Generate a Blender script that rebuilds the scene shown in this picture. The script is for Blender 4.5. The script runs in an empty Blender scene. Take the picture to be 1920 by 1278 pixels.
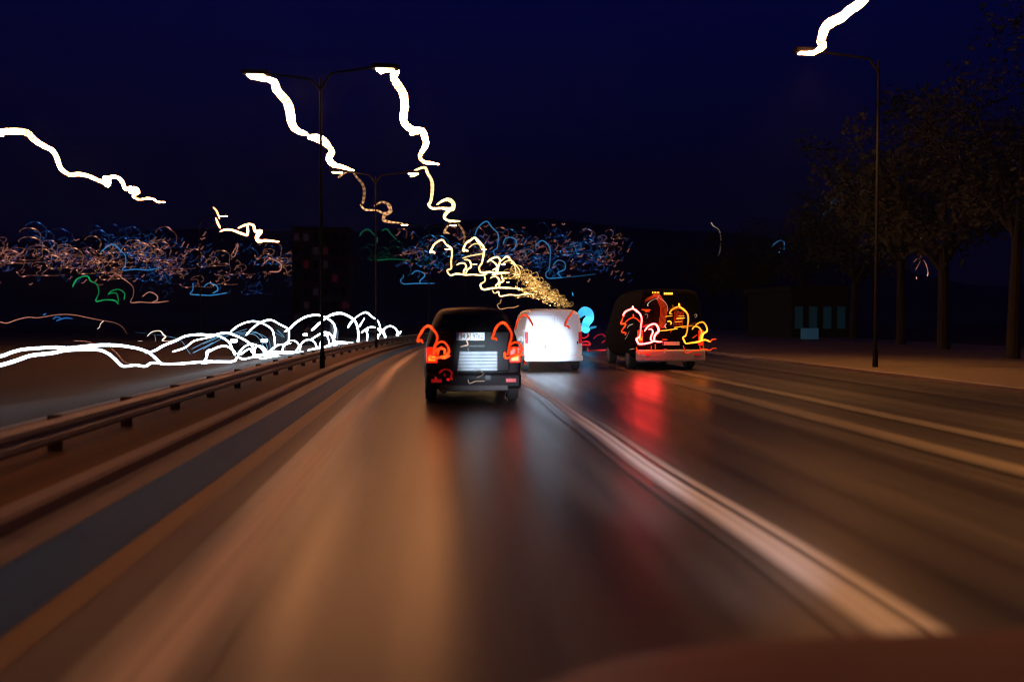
import bpy, bmesh, math, random
from mathutils import Vector, Matrix, Euler
random.seed(7)
R = math.radians
sc = bpy.context.scene
col = sc.collection

# ------------------------------------------------------------------ camera, sky, moonlight, exposure
FPX = 1493.0                                    # focal length measured in pixels of a 1920 px wide frame
CAM_Z = 1.5
cam_data = bpy.data.cameras.new('camera')
cam = bpy.data.objects.new('camera', cam_data)
col.objects.link(cam)
cam.location = (0, 0, CAM_Z)
cam.rotation_euler = (R(90 - 1.5), 0, -R(5.55))
cam_data.sensor_width = 36
cam_data.lens = FPX / 1920 * 36
cam_data.clip_start = 0.05
cam_data.clip_end = 6000
cam_data.dof.use_dof = True
cam_data.dof.focus_distance = 28
cam_data.dof.aperture_fstop = 0.6
sc.camera = cam

world = bpy.data.worlds.new('World')
sc.world = world
world.use_nodes = True
wn = world.node_tree
wn.nodes.clear()
w_out = wn.nodes.new('ShaderNodeOutputWorld')
w_bg = wn.nodes.new('ShaderNodeBackground')
w_tc = wn.nodes.new('ShaderNodeTexCoord')
w_sep = wn.nodes.new('ShaderNodeSeparateXYZ')
w_rmp = wn.nodes.new('ShaderNodeValToRGB')
wn.links.new(w_tc.outputs['Generated'], w_sep.inputs[0])
wn.links.new(w_sep.outputs['Z'], w_rmp.inputs['Fac'])
wn.links.new(w_rmp.outputs['Color'], w_bg.inputs['Color'])
wn.links.new(w_bg.outputs[0], w_out.inputs['Surface'])
cr = w_rmp.color_ramp
cr.elements[0].position = 0.0
cr.elements[0].color = (0.0012, 0.0010, 0.0045, 1)
cr.elements[1].position = 0.45
cr.elements[1].color = (0.0007, 0.0014, 0.036, 1)
e = cr.elements.new(0.16)
e.color = (0.0008, 0.0009, 0.009, 1)
w_bg.inputs['Strength'].default_value = 1.0

sun_data = bpy.data.lights.new('moonlight', 'SUN')
sun_data.energy = 0.004
sun_data.angle = R(0.5)
sun_data.color = (0.75, 0.82, 1.0)
sun = bpy.data.objects.new('moonlight', sun_data)
sun.rotation_euler = (R(40), 0, R(25))
col.objects.link(sun)

sc.view_settings.view_transform = 'Standard'
sc.view_settings.look = 'None'
sc.view_settings.exposure = 0.0
sc.view_settings.gamma = 1.0
sc.view_settings.use_curve_mapping = False
sc.render.engine = 'CYCLES'
sc.cycles.use_denoising = True
sc.cycles.denoiser = 'OPENIMAGEDENOISE'
sc.cycles.max_bounces = 5
sc.cycles.sample_clamp_indirect = 4.0
sc.cycles.use_light_tree = True
sc.cycles.filter_width = 1.1

# ------------------------------------------------------------------ helpers
CAM_ROT = Euler(cam.rotation_euler).to_matrix()


def ray(u, v):
    return CAM_ROT @ Vector(((u - 960) / FPX, -(v - 639) / FPX, -1.0))


def at_y(u, v, Y):
    d = ray(u, v)
    return Vector((0, 0, CAM_Z)) + d * (Y / d.y)


def smooth01(a, b, x):
    t = min(1, max(0, (x - a) / (b - a)))
    return t * t * (3 - 2 * t)


def bend(y):
    """sideways offset of the road: straight at first, then a long right-hand bend"""
    if y < 20:
        return 0.0
    if y < 70:
        return 0.0018 * (y - 20) ** 2
    return 4.5 + 0.18 * (y - 70)


def tag(o, label=None, cat=None, group=None, kind=None):
    if label:
        o['label'] = label
    if cat:
        o['category'] = cat
    if group:
        o['group'] = group
    if kind:
        o['kind'] = kind
    return o


def empty(name, loc=(0, 0, 0), rz=0.0):
    o = bpy.data.objects.new(name, None)
    o.location = loc
    o.rotation_euler = (0, 0, rz)
    o.empty_display_size = 0.2
    col.objects.link(o)
    return o


def link(name, bm, m, parent=None, smooth=False):
    me = bpy.data.meshes.new(name)
    bm.normal_update()
    bm.to_mesh(me)
    bm.free()
    if smooth:
        for p in me.polygons:
            p.use_smooth = True
    if m:
        me.materials.append(m)
    o = bpy.data.objects.new(name, me)
    if parent:
        o.parent = parent
    col.objects.link(o)
    return o


def pydata(name, verts, faces, m, parent=None, smooth=False):
    me = bpy.data.meshes.new(name)
    me.from_pydata([tuple(v) for v in verts], [], faces)
    me.update()
    if smooth:
        for p in me.polygons:
            p.use_smooth = True
    if m:
        me.materials.append(m)
    o = bpy.data.objects.new(name, me)
    if parent:
        o.parent = parent
    col.objects.link(o)
    return o


def add_box(bm, x0, x1, y0, y1, z0, z1, bev=0.0):
    r = bmesh.ops.create_cube(bm, size=1.0)
    for v in r['verts']:
        v.co = Vector(((x0 + x1) / 2 + v.co.x * (x1 - x0), (y0 + y1) / 2 + v.co.y * (y1 - y0), (z0 + z1) / 2 + v.co.z * (z1 - z0)))
    if bev > 0:
        es = list({e for v in r['verts'] for e in v.link_edges})
        bmesh.ops.bevel(bm, geom=es, offset=bev, segments=2, affect='EDGES', profile=0.5)


def box(name, x0, x1, y0, y1, z0, z1, m, parent=None, bev=0.0):
    bm = bmesh.new()
    add_box(bm, x0, x1, y0, y1, z0, z1, bev)
    return link(name, bm, m, parent)


def add_rod(bm, a, b, r0, r1, n=10):
    a, b = Vector(a), Vector(b)
    d = b - a
    r = bmesh.ops.create_cone(bm, cap_ends=True, segments=n, radius1=r0, radius2=r1, depth=d.length)
    q = Vector((0, 0, 1)).rotation_difference(d.normalized()).to_matrix().to_4x4()
    bmesh.ops.transform(bm, matrix=Matrix.Translation((a + b) / 2) @ q, verts=r['verts'])


# ------------------------------------------------------------------ materials
def nt(name):
    m = bpy.data.materials.new(name)
    m.use_nodes = True
    return m, m.node_tree.nodes, m.node_tree.links, m.node_tree.nodes['Principled BSDF']


def plain(name, c, rough=0.5, metal=0.0, coat=0.0, var=0.25, scale=3.0, spec=0.5):
    m, n, l, p = nt(name)
    tc = n.new('ShaderNodeTexCoord')
    ns = n.new('ShaderNodeTexNoise')
    ns.inputs['Scale'].default_value = scale
    ns.inputs['Detail'].default_value = 5
    l.new(tc.outputs['Object'], ns.inputs['Vector'])
    mx = n.new('ShaderNodeMix')
    mx.data_type = 'RGBA'
    mx.inputs['A'].default_value = (*[x * (1 - var) for x in c], 1)
    mx.inputs['B'].default_value = (*[min(1, x * (1 + var)) for x in c], 1)
    l.new(ns.outputs['Fac'], mx.inputs['Factor'])
    l.new(mx.outputs['Result'], p.inputs['Base Color'])
    p.inputs['Roughness'].default_value = rough
    p.inputs['Metallic'].default_value = metal
    p.inputs['Specular IOR Level'].default_value = spec
    p.inputs['Coat Weight'].default_value = coat
    p.inputs['Coat Roughness'].default_value = 0.08
    return m


def streaked(name, c0, c1, r0, r1, sx=1.6, sy=0.02, spec=0.5, fine=0.25, bands=None):
    """tarmac rolled and worn along the driving direction (Y): long wheel-track streaks"""
    m, n, l, p = nt(name)
    g = n.new('ShaderNodeNewGeometry')
    mp = n.new('ShaderNodeMapping')
    mp.inputs['Scale'].default_value = (sx, sy, 1)
    l.new(g.outputs['Position'], mp.inputs['Vector'])
    ns = n.new('ShaderNodeTexNoise')
    ns.inputs['Scale'].default_value = 1.0
    ns.inputs['Detail'].default_value = 6
    ns.inputs['Roughness'].default_value = 0.55
    l.new(mp.outputs[0], ns.inputs['Vector'])
    fn = n.new('ShaderNodeTexNoise')
    fn.inputs['Scale'].default_value = 60
    fn.inputs['Detail'].default_value = 3
    mp2 = n.new('ShaderNodeMapping')
    mp2.inputs['Scale'].default_value = (1, 0.15, 1)
    l.new(g.outputs['Position'], mp2.inputs['Vector'])
    l.new(mp2.outputs[0], fn.inputs['Vector'])
    mr = n.new('ShaderNodeMapRange')
    mr.inputs['From Min'].default_value = 0.3
    mr.inputs['From Max'].default_value = 0.7
    l.new(ns.outputs['Fac'], mr.inputs['Value'])
    mx = n.new('ShaderNodeMix')
    mx.data_type = 'RGBA'
    mx.inputs['A'].default_value = (*c0, 1)
    mx.inputs['B'].default_value = (*c1, 1)
    l.new(mr.outputs[0], mx.inputs['Factor'])
    mg = n.new('ShaderNodeMix')
    mg.data_type = 'RGBA'
    mg.blend_type = 'OVERLAY'
    mg.inputs['Factor'].default_value = fine
    l.new(mx.outputs['Result'], mg.inputs['A'])
    l.new(fn.outputs['Fac'], mg.inputs['B'])
    l.new(mg.outputs['Result'], p.inputs['Base Color'])
    rr = n.new('ShaderNodeMapRange')
    rr.inputs['To Min'].default_value = r0
    rr.inputs['To Max'].default_value = r1
    l.new(mr.outputs[0], rr.inputs['Value'])
    l.new(rr.outputs[0], p.inputs['Roughness'])
    p.inputs['Specular IOR Level'].default_value = spec
    return m


def painted_line(name, c, seed, strands, soft=0.16):
    """worn thermoplastic line: tyre-polished strands with soft, dusty edges (UV x runs across the line)"""
    m, n, l, p = nt(name)
    uv = n.new('ShaderNodeUVMap')
    mp = n.new('ShaderNodeMapping')
    mp.inputs['Scale'].default_value = (strands, 0.05, 1)
    mp.inputs['Location'].default_value = (seed, seed * 2.3, 0)
    l.new(uv.outputs[0], mp.inputs['Vector'])
    ns = n.new('ShaderNodeTexNoise')
    ns.inputs['Scale'].default_value = 1.0
    ns.inputs['Detail'].default_value = 4
    l.new(mp.outputs[0], ns.inputs['Vector'])
    sp = n.new('ShaderNodeSeparateXYZ')
    l.new(uv.outputs[0], sp.inputs[0])
    a = n.new('ShaderNodeMapRange'); a.interpolation_type = 'SMOOTHSTEP'
    a.inputs['From Min'].default_value = 0.0; a.inputs['From Max'].default_value = soft * 2
    l.new(sp.outputs['X'], a.inputs['Value'])
    b = n.new('ShaderNodeMapRange'); b.interpolation_type = 'SMOOTHSTEP'
    b.inputs['From Min'].default_value = 1.0; b.inputs['From Max'].default_value = 1 - soft * 2
    l.new(sp.outputs['X'], b.inputs['Value'])
    s = n.new('ShaderNodeMapRange'); s.interpolation_type = 'SMOOTHSTEP'
    s.inputs['From Min'].default_value = 0.30; s.inputs['From Max'].default_value = 0.58
    l.new(ns.outputs['Fac'], s.inputs['Value'])
    m1 = n.new('ShaderNodeMath'); m1.operation = 'MULTIPLY'
    l.new(a.outputs[0], m1.inputs[0]); l.new(b.outputs[0], m1.inputs[1])
    m2 = n.new('ShaderNodeMath'); m2.operation = 'MULTIPLY'
    l.new(m1.outputs[0], m2.inputs[0]); l.new(s.outputs[0], m2.inputs[1])
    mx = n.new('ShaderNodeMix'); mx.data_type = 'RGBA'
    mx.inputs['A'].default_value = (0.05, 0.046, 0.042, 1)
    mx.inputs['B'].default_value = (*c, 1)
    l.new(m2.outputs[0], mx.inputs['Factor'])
    l.new(mx.outputs['Result'], p.inputs['Base Color'])
    rr = n.new('ShaderNodeMapRange')
    rr.inputs['To Min'].default_value = 0.34
    rr.inputs['To Max'].default_value = 0.55
    l.new(m2.outputs[0], rr.inputs['Value'])
    l.new(rr.outputs[0], p.inputs['Roughness'])
    p.inputs['Specular IOR Level'].default_value = 0.5
    return m


def glow(name, c, strength, sample=True):
    """light source; the vertex attribute 'glow' dims or boosts it along its length"""
    m = bpy.data.materials.new(name)
    m.use_nodes = True
    n, l = m.node_tree.nodes, m.node_tree.links
    n.clear()
    o = n.new('ShaderNodeOutputMaterial')
    em = n.new('ShaderNodeEmission')
    em.inputs['Color'].default_value = (*c, 1)
    at = n.new('ShaderNodeAttribute')
    at.attribute_name = 'glow'
    mu = n.new('ShaderNodeMath'); mu.operation = 'MULTIPLY'
    mu.inputs[1].default_value = strength
    l.new(at.outputs['Fac'], mu.inputs[0])
    l.new(mu.outputs[0], em.inputs['Strength'])
    l.new(em.outputs[0], o.inputs['Surface'])
    m.cycles.emission_sampling = 'FRONT_BACK' if sample else 'NONE'
    return m


def lamp_mat(name, c, strength):
    m = bpy.data.materials.new(name)
    m.use_nodes = True
    p = m.node_tree.nodes['Principled BSDF']
    p.inputs['Base Color'].default_value = (*c, 1)
    p.inputs['Roughness'].default_value = 0.15
    p.inputs['Emission Color'].default_value = (*c, 1)
    p.inputs['Emission Strength'].default_value = strength
    return m


M = {}
M['asphalt'] = streaked('asphalt', (0.030, 0.026, 0.023), (0.072, 0.063, 0.054), 0.27, 0.42, sx=2.2)
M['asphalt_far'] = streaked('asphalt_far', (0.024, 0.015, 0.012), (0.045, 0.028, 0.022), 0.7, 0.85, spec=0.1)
M['blue_reflection'] = streaked('blue_reflection_colour', (0.012, 0.05, 0.13), (0.022, 0.085, 0.21), 0.6, 0.75, sx=3, spec=0.12)  # blue reflection of headlights and sky put into the base colour
M['gutter'] = streaked('gutter_concrete', (0.04, 0.031, 0.03), (0.10, 0.077, 0.07), 0.5, 0.7, sx=2.6)
M['ochre'] = streaked('ochre_edge', (0.10, 0.055, 0.02), (0.17, 0.09, 0.03), 0.5, 0.7, sx=3)
M['kerb'] = streaked('kerb_stone', (0.09, 0.062, 0.055), (0.17, 0.12, 0.105), 0.6, 0.8, sx=4)
M['soil'] = streaked('verge_soil', (0.06, 0.032, 0.012), (0.12, 0.065, 0.025), 0.85, 0.95, sx=1.2, spec=0.15)
M['ground'] = streaked('ground_soil', (0.05, 0.035, 0.018), (0.085, 0.058, 0.03), 0.85, 0.95, sx=0.2, spec=0.15)
M['paving'] = streaked('paving', (0.10, 0.075, 0.045), (0.17, 0.12, 0.075), 0.55, 0.75, sx=0.35, sy=0.05)
M['hill'] = plain('hill', (0.018, 0.016, 0.015), 0.95, scale=0.02)
M['line_pink'] = painted_line('line_white', (0.76, 0.74, 0.76), 1.3, 7.0, 0.24)
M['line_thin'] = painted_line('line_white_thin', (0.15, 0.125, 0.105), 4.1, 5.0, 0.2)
M['line_warm'] = painted_line('line_cream', (0.60, 0.48, 0.36), 7.7, 2.2, 0.25)
M['galv'] = plain('galvanised', (0.22, 0.21, 0.23), 0.55, 0.5, scale=8)
M['rust'] = plain('rusty_post', (0.05, 0.03, 0.018), 0.85, spec=0.1)
M['post'] = plain('post_paint', (0.008, 0.008, 0.009), 0.7, spec=0.08)
M['dark_paint'] = plain('dark_paint', (0.004, 0.004, 0.006), 0.5, spec=0.12)
M['navy_paint'] = plain('navy_paint', (0.003, 0.003, 0.005), 0.75, spec=0.05)
M['white_paint'] = plain('white_paint', (0.72, 0.73, 0.75), 0.4, 0, 0.5, var=0.06)
M['grey_paint'] = plain('grey_paint', (0.002, 0.002, 0.0025), 0.75, spec=0.03, var=0.1)
M['pale_paint'] = plain('pale_paint', (0.36, 0.34, 0.36), 0.45, var=0.15)
M['red_paint'] = plain('red_paint', (0.11, 0.045, 0.028), 0.6, var=0.12)
M['plastic'] = plain('black_plastic', (0.015, 0.015, 0.016), 0.55)
M['rubber'] = plain('rubber', (0.012, 0.012, 0.012), 0.8)
M['alloy'] = plain('alloy', (0.06, 0.06, 0.065), 0.5, 0.4)
M['glass'] = plain('dark_glass', (0.005, 0.006, 0.007), 0.08, spec=0.35)
M['plate'] = plain('plate_white', (0.78, 0.8, 0.82), 0.4, var=0.04)
M['plate_blue'] = plain('plate_blue', (0.02, 0.10, 0.45), 0.4)
M['plate_smear'] = plain('pale_plate_smear', (0.26, 0.28, 0.31), 0.5, var=0.45, scale=5)  # pale colour for the number plate's bright smear
M['ink'] = plain('ink', (0.012, 0.012, 0.014), 0.5)
M['bark'] = plain('bark', (0.016, 0.012, 0.009), 0.9, scale=9, var=0.4)
M['leaf'] = plain('leaf', (0.04, 0.042, 0.016), 0.7, scale=1.4, var=0.5)
M['leaf_b'] = plain('leaf_b', (0.042, 0.04, 0.016), 0.7, scale=1.4, var=0.5)
M['wall_red_glow'] = plain('wall_red_glow', (0.10, 0.03, 0.03), 0.9, scale=0.4)  # dim red glow put into the wall colour
M['wall_grey'] = plain('wall_grey', (0.012, 0.013, 0.015), 0.9, scale=0.4)
M['win_dim_glow'] = lamp_mat('dim_red_glow_pane', (0.10, 0.05, 0.075), 0.05)
M['win_red_glow'] = lamp_mat('red_glow_pane', (0.30, 0.03, 0.05), 0.03)
M['win_teal'] = lamp_mat('window_teal', (0.03, 0.16, 0.23), 0.02)
M['win_blue'] = lamp_mat('window_blue', (0.06, 0.20, 0.32), 0.09)
M['tail'] = lamp_mat('tail_lens', (1.0, 0.03, 0.005), 0.8)
M['tail_dim'] = lamp_mat('tail_lens_dim', (0.5, 0.01, 0.012), 0.35)
M['tail_amber'] = lamp_mat('tail_lens_amber', (1.0, 0.25, 0.02), 2)
M['led'] = lamp_mat('brake_led', (1.0, 0.42, 0.04), 3)
M['head'] = lamp_mat('head_lens', (0.85, 0.95, 1.0), 14)
M['lamp'] = lamp_mat('street_lamp_lens', (1.0, 0.5, 0.22), 30)

M['t_white'] = glow('trail_street_white', (1.0, 0.37, 0.125), 62)
M['t_yellow'] = glow('trail_street_yellow', (1.0, 0.60, 0.22), 3.2)
M['t_brown'] = glow('trail_street_brown', (1.0, 0.48, 0.20), 0.75)
M['t_head'] = glow('trail_headlight', (0.66, 0.86, 1.0), 9)
M['t_head_blue'] = glow('trail_headlight_blue', (0.22, 0.55, 0.9), 0.75, False)
M['t_pink'] = glow('trail_pink', (1.0, 0.38, 0.26), 0.8, False)
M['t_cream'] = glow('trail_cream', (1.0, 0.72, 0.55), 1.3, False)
M['t_red'] = glow('trail_red', (1.0, 0.055, 0.008), 1.5)
M['t_red_dim'] = glow('trail_red_dim', (1.0, 0.02, 0.015), 0.42)
M['t_crimson'] = glow('trail_crimson', (1.0, 0.03, 0.05), 0.55)
M['t_rosewhite'] = glow('trail_rose_white', (1.0, 0.032, 0.027), 46)
M['t_amber'] = glow('trail_amber', (1.0, 0.26, 0.015), 2.6)
M['t_cyan'] = glow('trail_cyan', (0.06, 0.52, 1.0), 1.35)
M['t_green'] = glow('trail_green', (0.02, 0.75, 0.20), 0.42, False)
CITY = {
    'orange': glow('city_orange', (1.0, 0.40, 0.22), 0.85, False),
    'pink': glow('city_pink', (1.0, 0.36, 0.30), 0.5, False),
    'blue': glow('city_blue', (0.05, 0.30, 1.0), 0.6, False),
    'sky': glow('city_sky', (0.06, 0.42, 1.0), 0.8, False),
    'deep': glow('city_deep_blue', (0.05, 0.20, 0.85), 0.25, False),
    'green': glow('city_green', (0.02, 0.5, 0.2), 0.16, False),
    'gold': glow('city_gold', (1.0, 0.52, 0.14), 2.2, False),
}

# ------------------------------------------------------------------ ground, roads, kerbs, hills
g = pydata('ground', [(-1800, -60, -0.03), (1800, -60, -0.03), (1800, 2400, -0.03), (-1800, 2400, -0.03)], [(0, 1, 2, 3)], M['ground'])
tag(g, 'dark brown bare ground beside the road', kind='structure')

YS = [-6 + i * 1.0 for i in range(40)] + [34 + i * 4.0 for i in range(20)] + [114 + i * 20.0 for i in range(26)]


def strip(name, x0, x1, z, m, label, x_jit=0.0, uvs=False, y_max=620, y_min=-6, kind='structure'):
    ys = [y for y in YS if y_min <= y <= y_max]
    vs, fs = [], []
    for i, y in enumerate(ys):
        j = x_jit * (math.sin(y * 0.55) + 0.6 * math.sin(y * 1.3 + 1.0))
        vs += [(x0 + bend(y) + j, y, z), (x1 + bend(y) + j, y, z)]
        if i:
            a = 2 * i
            fs.append((a - 2, a - 1, a + 1, a))
    o = pydata(name, vs, fs, m)
    if uvs:
        uv = o.data.uv_layers.new(name='UVMap')
        for p in o.data.polygons:
            for li in p.loop_indices:
                vi = o.data.loops[li].vertex_index
                uv.data[li].uv = (vi % 2, ys[vi // 2])
    tag(o, label, kind=kind)
    return o


def kerb_run(name, x0, x1, z1, m, label, y_max=300):
    ys = [y for y in YS if y <= y_max]
    vs, fs = [], []
    for i, y in enumerate(ys):
        b = bend(y)
        vs += [(x0 + b, y, -0.02), (x0 + b, y, z1 - 0.03), (x0 + 0.03 + b, y, z1), (x1 - 0.03 + b, y, z1), (x1 + b, y, z1 - 0.03), (x1 + b, y, -0.02)]
        if i:
            a = 6 * i
            for k in range(5):
                fs.append((a - 6 + k, a - 5 + k, a + 1 + k, a + k))
    o = pydata(name, vs, fs, m)
    tag(o, label, kind='structure')
    return o


strip('road', -2.98, 12.0, 0.0, M['asphalt'], 'wet dark asphalt carriageway with worn wheel tracks')
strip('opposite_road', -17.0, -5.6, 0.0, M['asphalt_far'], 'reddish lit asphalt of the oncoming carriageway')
strip('blue_reflection_strip', -2.62, -2.05, 0.004, M['blue_reflection'], 'dull blue strip along the left shoulder, coloured as reflected headlights and sky')
strip('ochre_strip', -2.04, -1.84, 0.004, M['ochre'], 'thin ochre edge strip of the left shoulder')
strip('shoulder', -1.83, -1.36, 0.004, M['gutter'], 'pale worn shoulder beside the left lane line')
strip('gutter', -2.97, -2.63, 0.004, M['gutter'], 'pinkish gutter strip at the foot of the median kerb')
kerb_run('median_kerb', -3.22, -2.98, 0.12, M['kerb'], 'low stone kerb of the central median')
strip('median', -5.4, -3.22, 0.09, M['soil'], 'brown soil strip of the central median')
kerb_run('opposite_kerb', -5.6, -5.38, 0.12, M['kerb'], 'low kerb on the oncoming side of the median')
kerb_run('right_kerb', 12.0, 12.25, 0.12, M['kerb'], 'low kerb along the right edge of the road')
strip('pavement', 12.25, 30.0, 0.10, M['paving'], 'wide brown paved strip right of the road')

strip('lane_line', -1.55, -0.95, 0.008, M['line_warm'], 'cream worn line on the left of the lane', uvs=True, y_max=340)
strip('lane_line', 1.9, 2.62, 0.008, M['line_pink'], 'broad white worn line right of the lane, leading up to the bonnet', x_jit=0.025, uvs=True, y_max=340)
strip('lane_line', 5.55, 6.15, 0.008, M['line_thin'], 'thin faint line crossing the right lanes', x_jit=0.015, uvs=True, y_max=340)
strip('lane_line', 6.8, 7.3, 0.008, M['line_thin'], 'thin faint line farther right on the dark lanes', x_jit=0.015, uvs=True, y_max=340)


def hill_h(x, y):
    side = 0.92 + 0.10 * math.sin(x * 0.006 + 0.8) + 0.05 * math.sin(x * 0.021)
    if x > 240:
        side *= 1 - 0.5 * smooth01(240, 520, x)
    return smooth01(430, 760, y) * 92 * side - 0.5


NX, NY = 70, 24
vs, fs = [], []
for j in range(NY):
    for i in range(NX):
        x = -1000 + i * 2000 / (NX - 1)
        y = 420 + j * 480 / (NY - 1)
        vs.append((x, y, hill_h(x, y)))
for j in range(NY - 1):
    for i in range(NX - 1):
        a = j * NX + i
        fs.append((a, a + 1, a + NX + 1, a + NX))
hill = pydata('hill', vs, fs, M['hill'], smooth=True)
tag(hill, 'dark hillside behind the city lights', kind='structure')

# ------------------------------------------------------------------ guard rail on the median
rail = empty('guard_rail', (-4.0, 4, 0.02))
tag(rail, 'galvanised guard rail along the brown central median', 'guard rail')
prof = [(0.0, 0.18), (0.05, 0.22), (0.05, 0.27), (0.0, 0.31), (0.05, 0.35), (0.05, 0.40), (0.0, 0.44)]
ys = [-2 + i * 1.0 for i in range(150)]
vs, fs = [], []
np_ = len(prof)
for i, y in enumerate(ys):
    for (px, pz) in prof:
        vs.append((px + bend(y), y - 4, pz))
    for (px, pz) in reversed(prof):
        vs.append((px - 0.006 + bend(y), y - 4, pz))
    if i:
        a, b = (i - 1) * 2 * np_, i * 2 * np_
        for k in range(2 * np_):
            k2 = (k + 1) % (2 * np_)
            fs.append((a + k, a + k2, b + k2, b + k))
pydata('rail_beam', vs, fs, M['galv'], rail)
bm = bmesh.new()
add_box(bm, -0.14, -0.02, -0.04, 0.04, -0.05, 0.46)
post0 = link('rail_post', bm, M['rust'], rail)
for i in range(40):
    p = post0 if i == 0 else post0.copy()
    y = 1.0 + i * 2.0
    p.location = (bend(y), y - 4, 0)
    if i:
        col.objects.link(p)

# ------------------------------------------------------------------ street lamps (post > arm, lamp_head > lens)
def street_lamp(x, y, heads, label, group=None, power=0.0, tint=(1.0, 0.42, 0.15)):
    """heads: (sideways, forward, height) of every lamp head, measured from the foot of the post"""
    t = empty('street_lamp', (x, y, 0.08))
    tag(t, label, 'street lamp', group)
    top = sum(h[2] for h in heads) / len(heads) - 0.15
    bm = bmesh.new()
    add_rod(bm, (0, 0, 0), (0, 0, 0.5), 0.08, 0.075, 12)
    add_rod(bm, (0, 0, 0.5), (0, 0, top), 0.055, 0.035, 12)
    link('post', bm, M['post'], t)
    for hx, hy, hz in heads:
        s = 1 if hx > 0 else -1
        bm = bmesh.new()
        pts = [(0, 0, top - 0.35), (s * 0.3, hy * 0.2, hz - 0.1), (hx - s * 0.35, hy, hz + 0.06)]
        for a, b in zip(pts, pts[1:]):
            add_rod(bm, a, b, 0.04, 0.035, 8)
        link('arm', bm, M['post'], t)
        bm = bmesh.new()
        add_box(bm, hx - 0.4, hx + 0.4, hy - 0.15, hy + 0.15, hz + 0.02, hz + 0.15, 0.04)
        hd = link('lamp_head', bm, M['post'], t)
        bm = bmesh.new()
        add_box(bm, hx - 0.26, hx + 0.26, hy - 0.11, hy + 0.11, hz - 0.025, hz + 0.017, 0.012)
        link('lens', bm, M['lamp'], hd)
        if power:
            ld = bpy.data.lights.new('lamp_light', 'SPOT')
            ld.energy = power
            ld.color = tint
            ld.spot_size = R(118)
            ld.spot_blend = 0.8
            ld.shadow_soft_size = 0.3
            lo = bpy.data.objects.new('lamp_light', ld)
            lo.location = (hx, hy, hz - 0.1)
            lo.parent = t
            col.objects.link(lo)
    return t


MEDIAN_W, RIGHT_W = 420, 8200
H0 = 8.9
pa, pb = at_y(480, 142, 24.0), at_y(722, 131, 23.6)
mx_ = (pa.x + pb.x) / 2
DG = 'double armed lamp posts on the median'
street_lamp(mx_, 23.8, [(pa.x - mx_, 0.2, pa.z - 0.08), (pb.x - mx_, -0.2, pb.z - 0.08)], 'double armed lamp post on the median, nearest of its row', DG)
for (y, lab) in [(41.0, 'double armed lamp post on the median, second of its row'), (63, 'double armed lamp post on the median, third of its row'),
                 (84, 'double armed lamp post on the median, fourth of its row'), (106, 'double armed lamp post on the median, fifth of its row'),
                 (130, 'double armed lamp post on the median, sixth of its row')]:
    street_lamp(-3.75 + bend(y), y, [(-1.9, 0, 8.85), (1.9, 0, 8.85)], lab, DG)
for k, y in enumerate([156, 184, 214, 246, 280, 316, 356, 400]):
    street_lamp(-3.75 + bend(y), y, [(-1.9, 0, 8.85), (1.9, 0, 8.85)], 'far double armed lamp post in the bend of the road', 'far lamp posts in the bend')
street_lamp(-18.6, 33.0, [(1.6, 0, 8.6)], 'single armed lamp post beyond the oncoming carriageway, under the far left trail')
street_lamp(-18.6 + bend(57), 57.0, [(1.6, 0, 8.6)], 'single armed lamp post beyond the oncoming carriageway, farther one under a short trail')
pr = at_y(1514, 100, 22.6)
street_lamp(pr.x + 2.2, 22.6, [(-2.2, 0, pr.z - 0.08)], 'single armed lamp post at the right kerb under the top right trail', None, RIGHT_W * 0.4, (1.0, 0.44, 0.11))
# the same rows go on beside and behind the camera: their lamps light the near road
street_lamp(mx_, 5.8, [(-1.9, 0, 8.85), (1.9, 0, 8.85)], 'double armed lamp post on the median beside the camera', None, MEDIAN_W)
street_lamp(pr.x + 2.2, 4.6, [(-2.2, 0, 8.9)], 'single armed lamp post at the right kerb beside the camera', None, RIGHT_W, (1.0, 0.44, 0.11))

# ------------------------------------------------------------------ vehicles
def ring(y, w, wr, zb, zbelt, zroof):
    half = [(0.0, zb), (0.80 * w, zb), (0.97 * w, zb + 0.10), (w, zb + 0.30), (w, (zb + zbelt) / 2 + 0.12), (0.975 * w, zbelt),
            (wr + 0.03, zroof - 0.10 if zroof - zbelt > 0.2 else zbelt + 0.6 * (zroof - zbelt)), (wr - 0.10, zroof), (0.0, zroof + 0.02)]
    pts = [(x, y, z) for x, z in half] + [(-x, y, z) for x, z in reversed(half[1:-1])]
    return pts


def loft_body(name, secs, m, parent, subs=1):
    vs, fs = [], []
    n = None
    for i, s in enumerate(secs):
        r = ring(*s)
        n = len(r)
        vs += r
        if i:
            a, b = (i - 1) * n, i * n
            for k in range(n):
                k2 = (k + 1) % n
                fs.append((a + k, a + k2, b + k2, b + k))
    fs.append(tuple(range(n - 1, -1, -1)))
    fs.append(tuple(range((len(secs) - 1) * n, len(secs) * n)))
    me = bpy.data.meshes.new(name)
    me.from_pydata(vs, [], fs)
    bm = bmesh.new()
    bm.from_mesh(me)
    bmesh.ops.recalc_face_normals(bm, faces=bm.faces)
    bm.to_mesh(me)
    bm.free()
    for p in me.polygons:
        p.use_smooth = True
    me.materials.append(m)
    o = bpy.data.objects.new(name, me)
    o.parent = parent
    col.objects.link(o)
    s = o.modifiers.new('round', 'SUBSURF')
    s.levels = subs
    s.render_levels = subs
    # crisp ends
    return o


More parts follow.
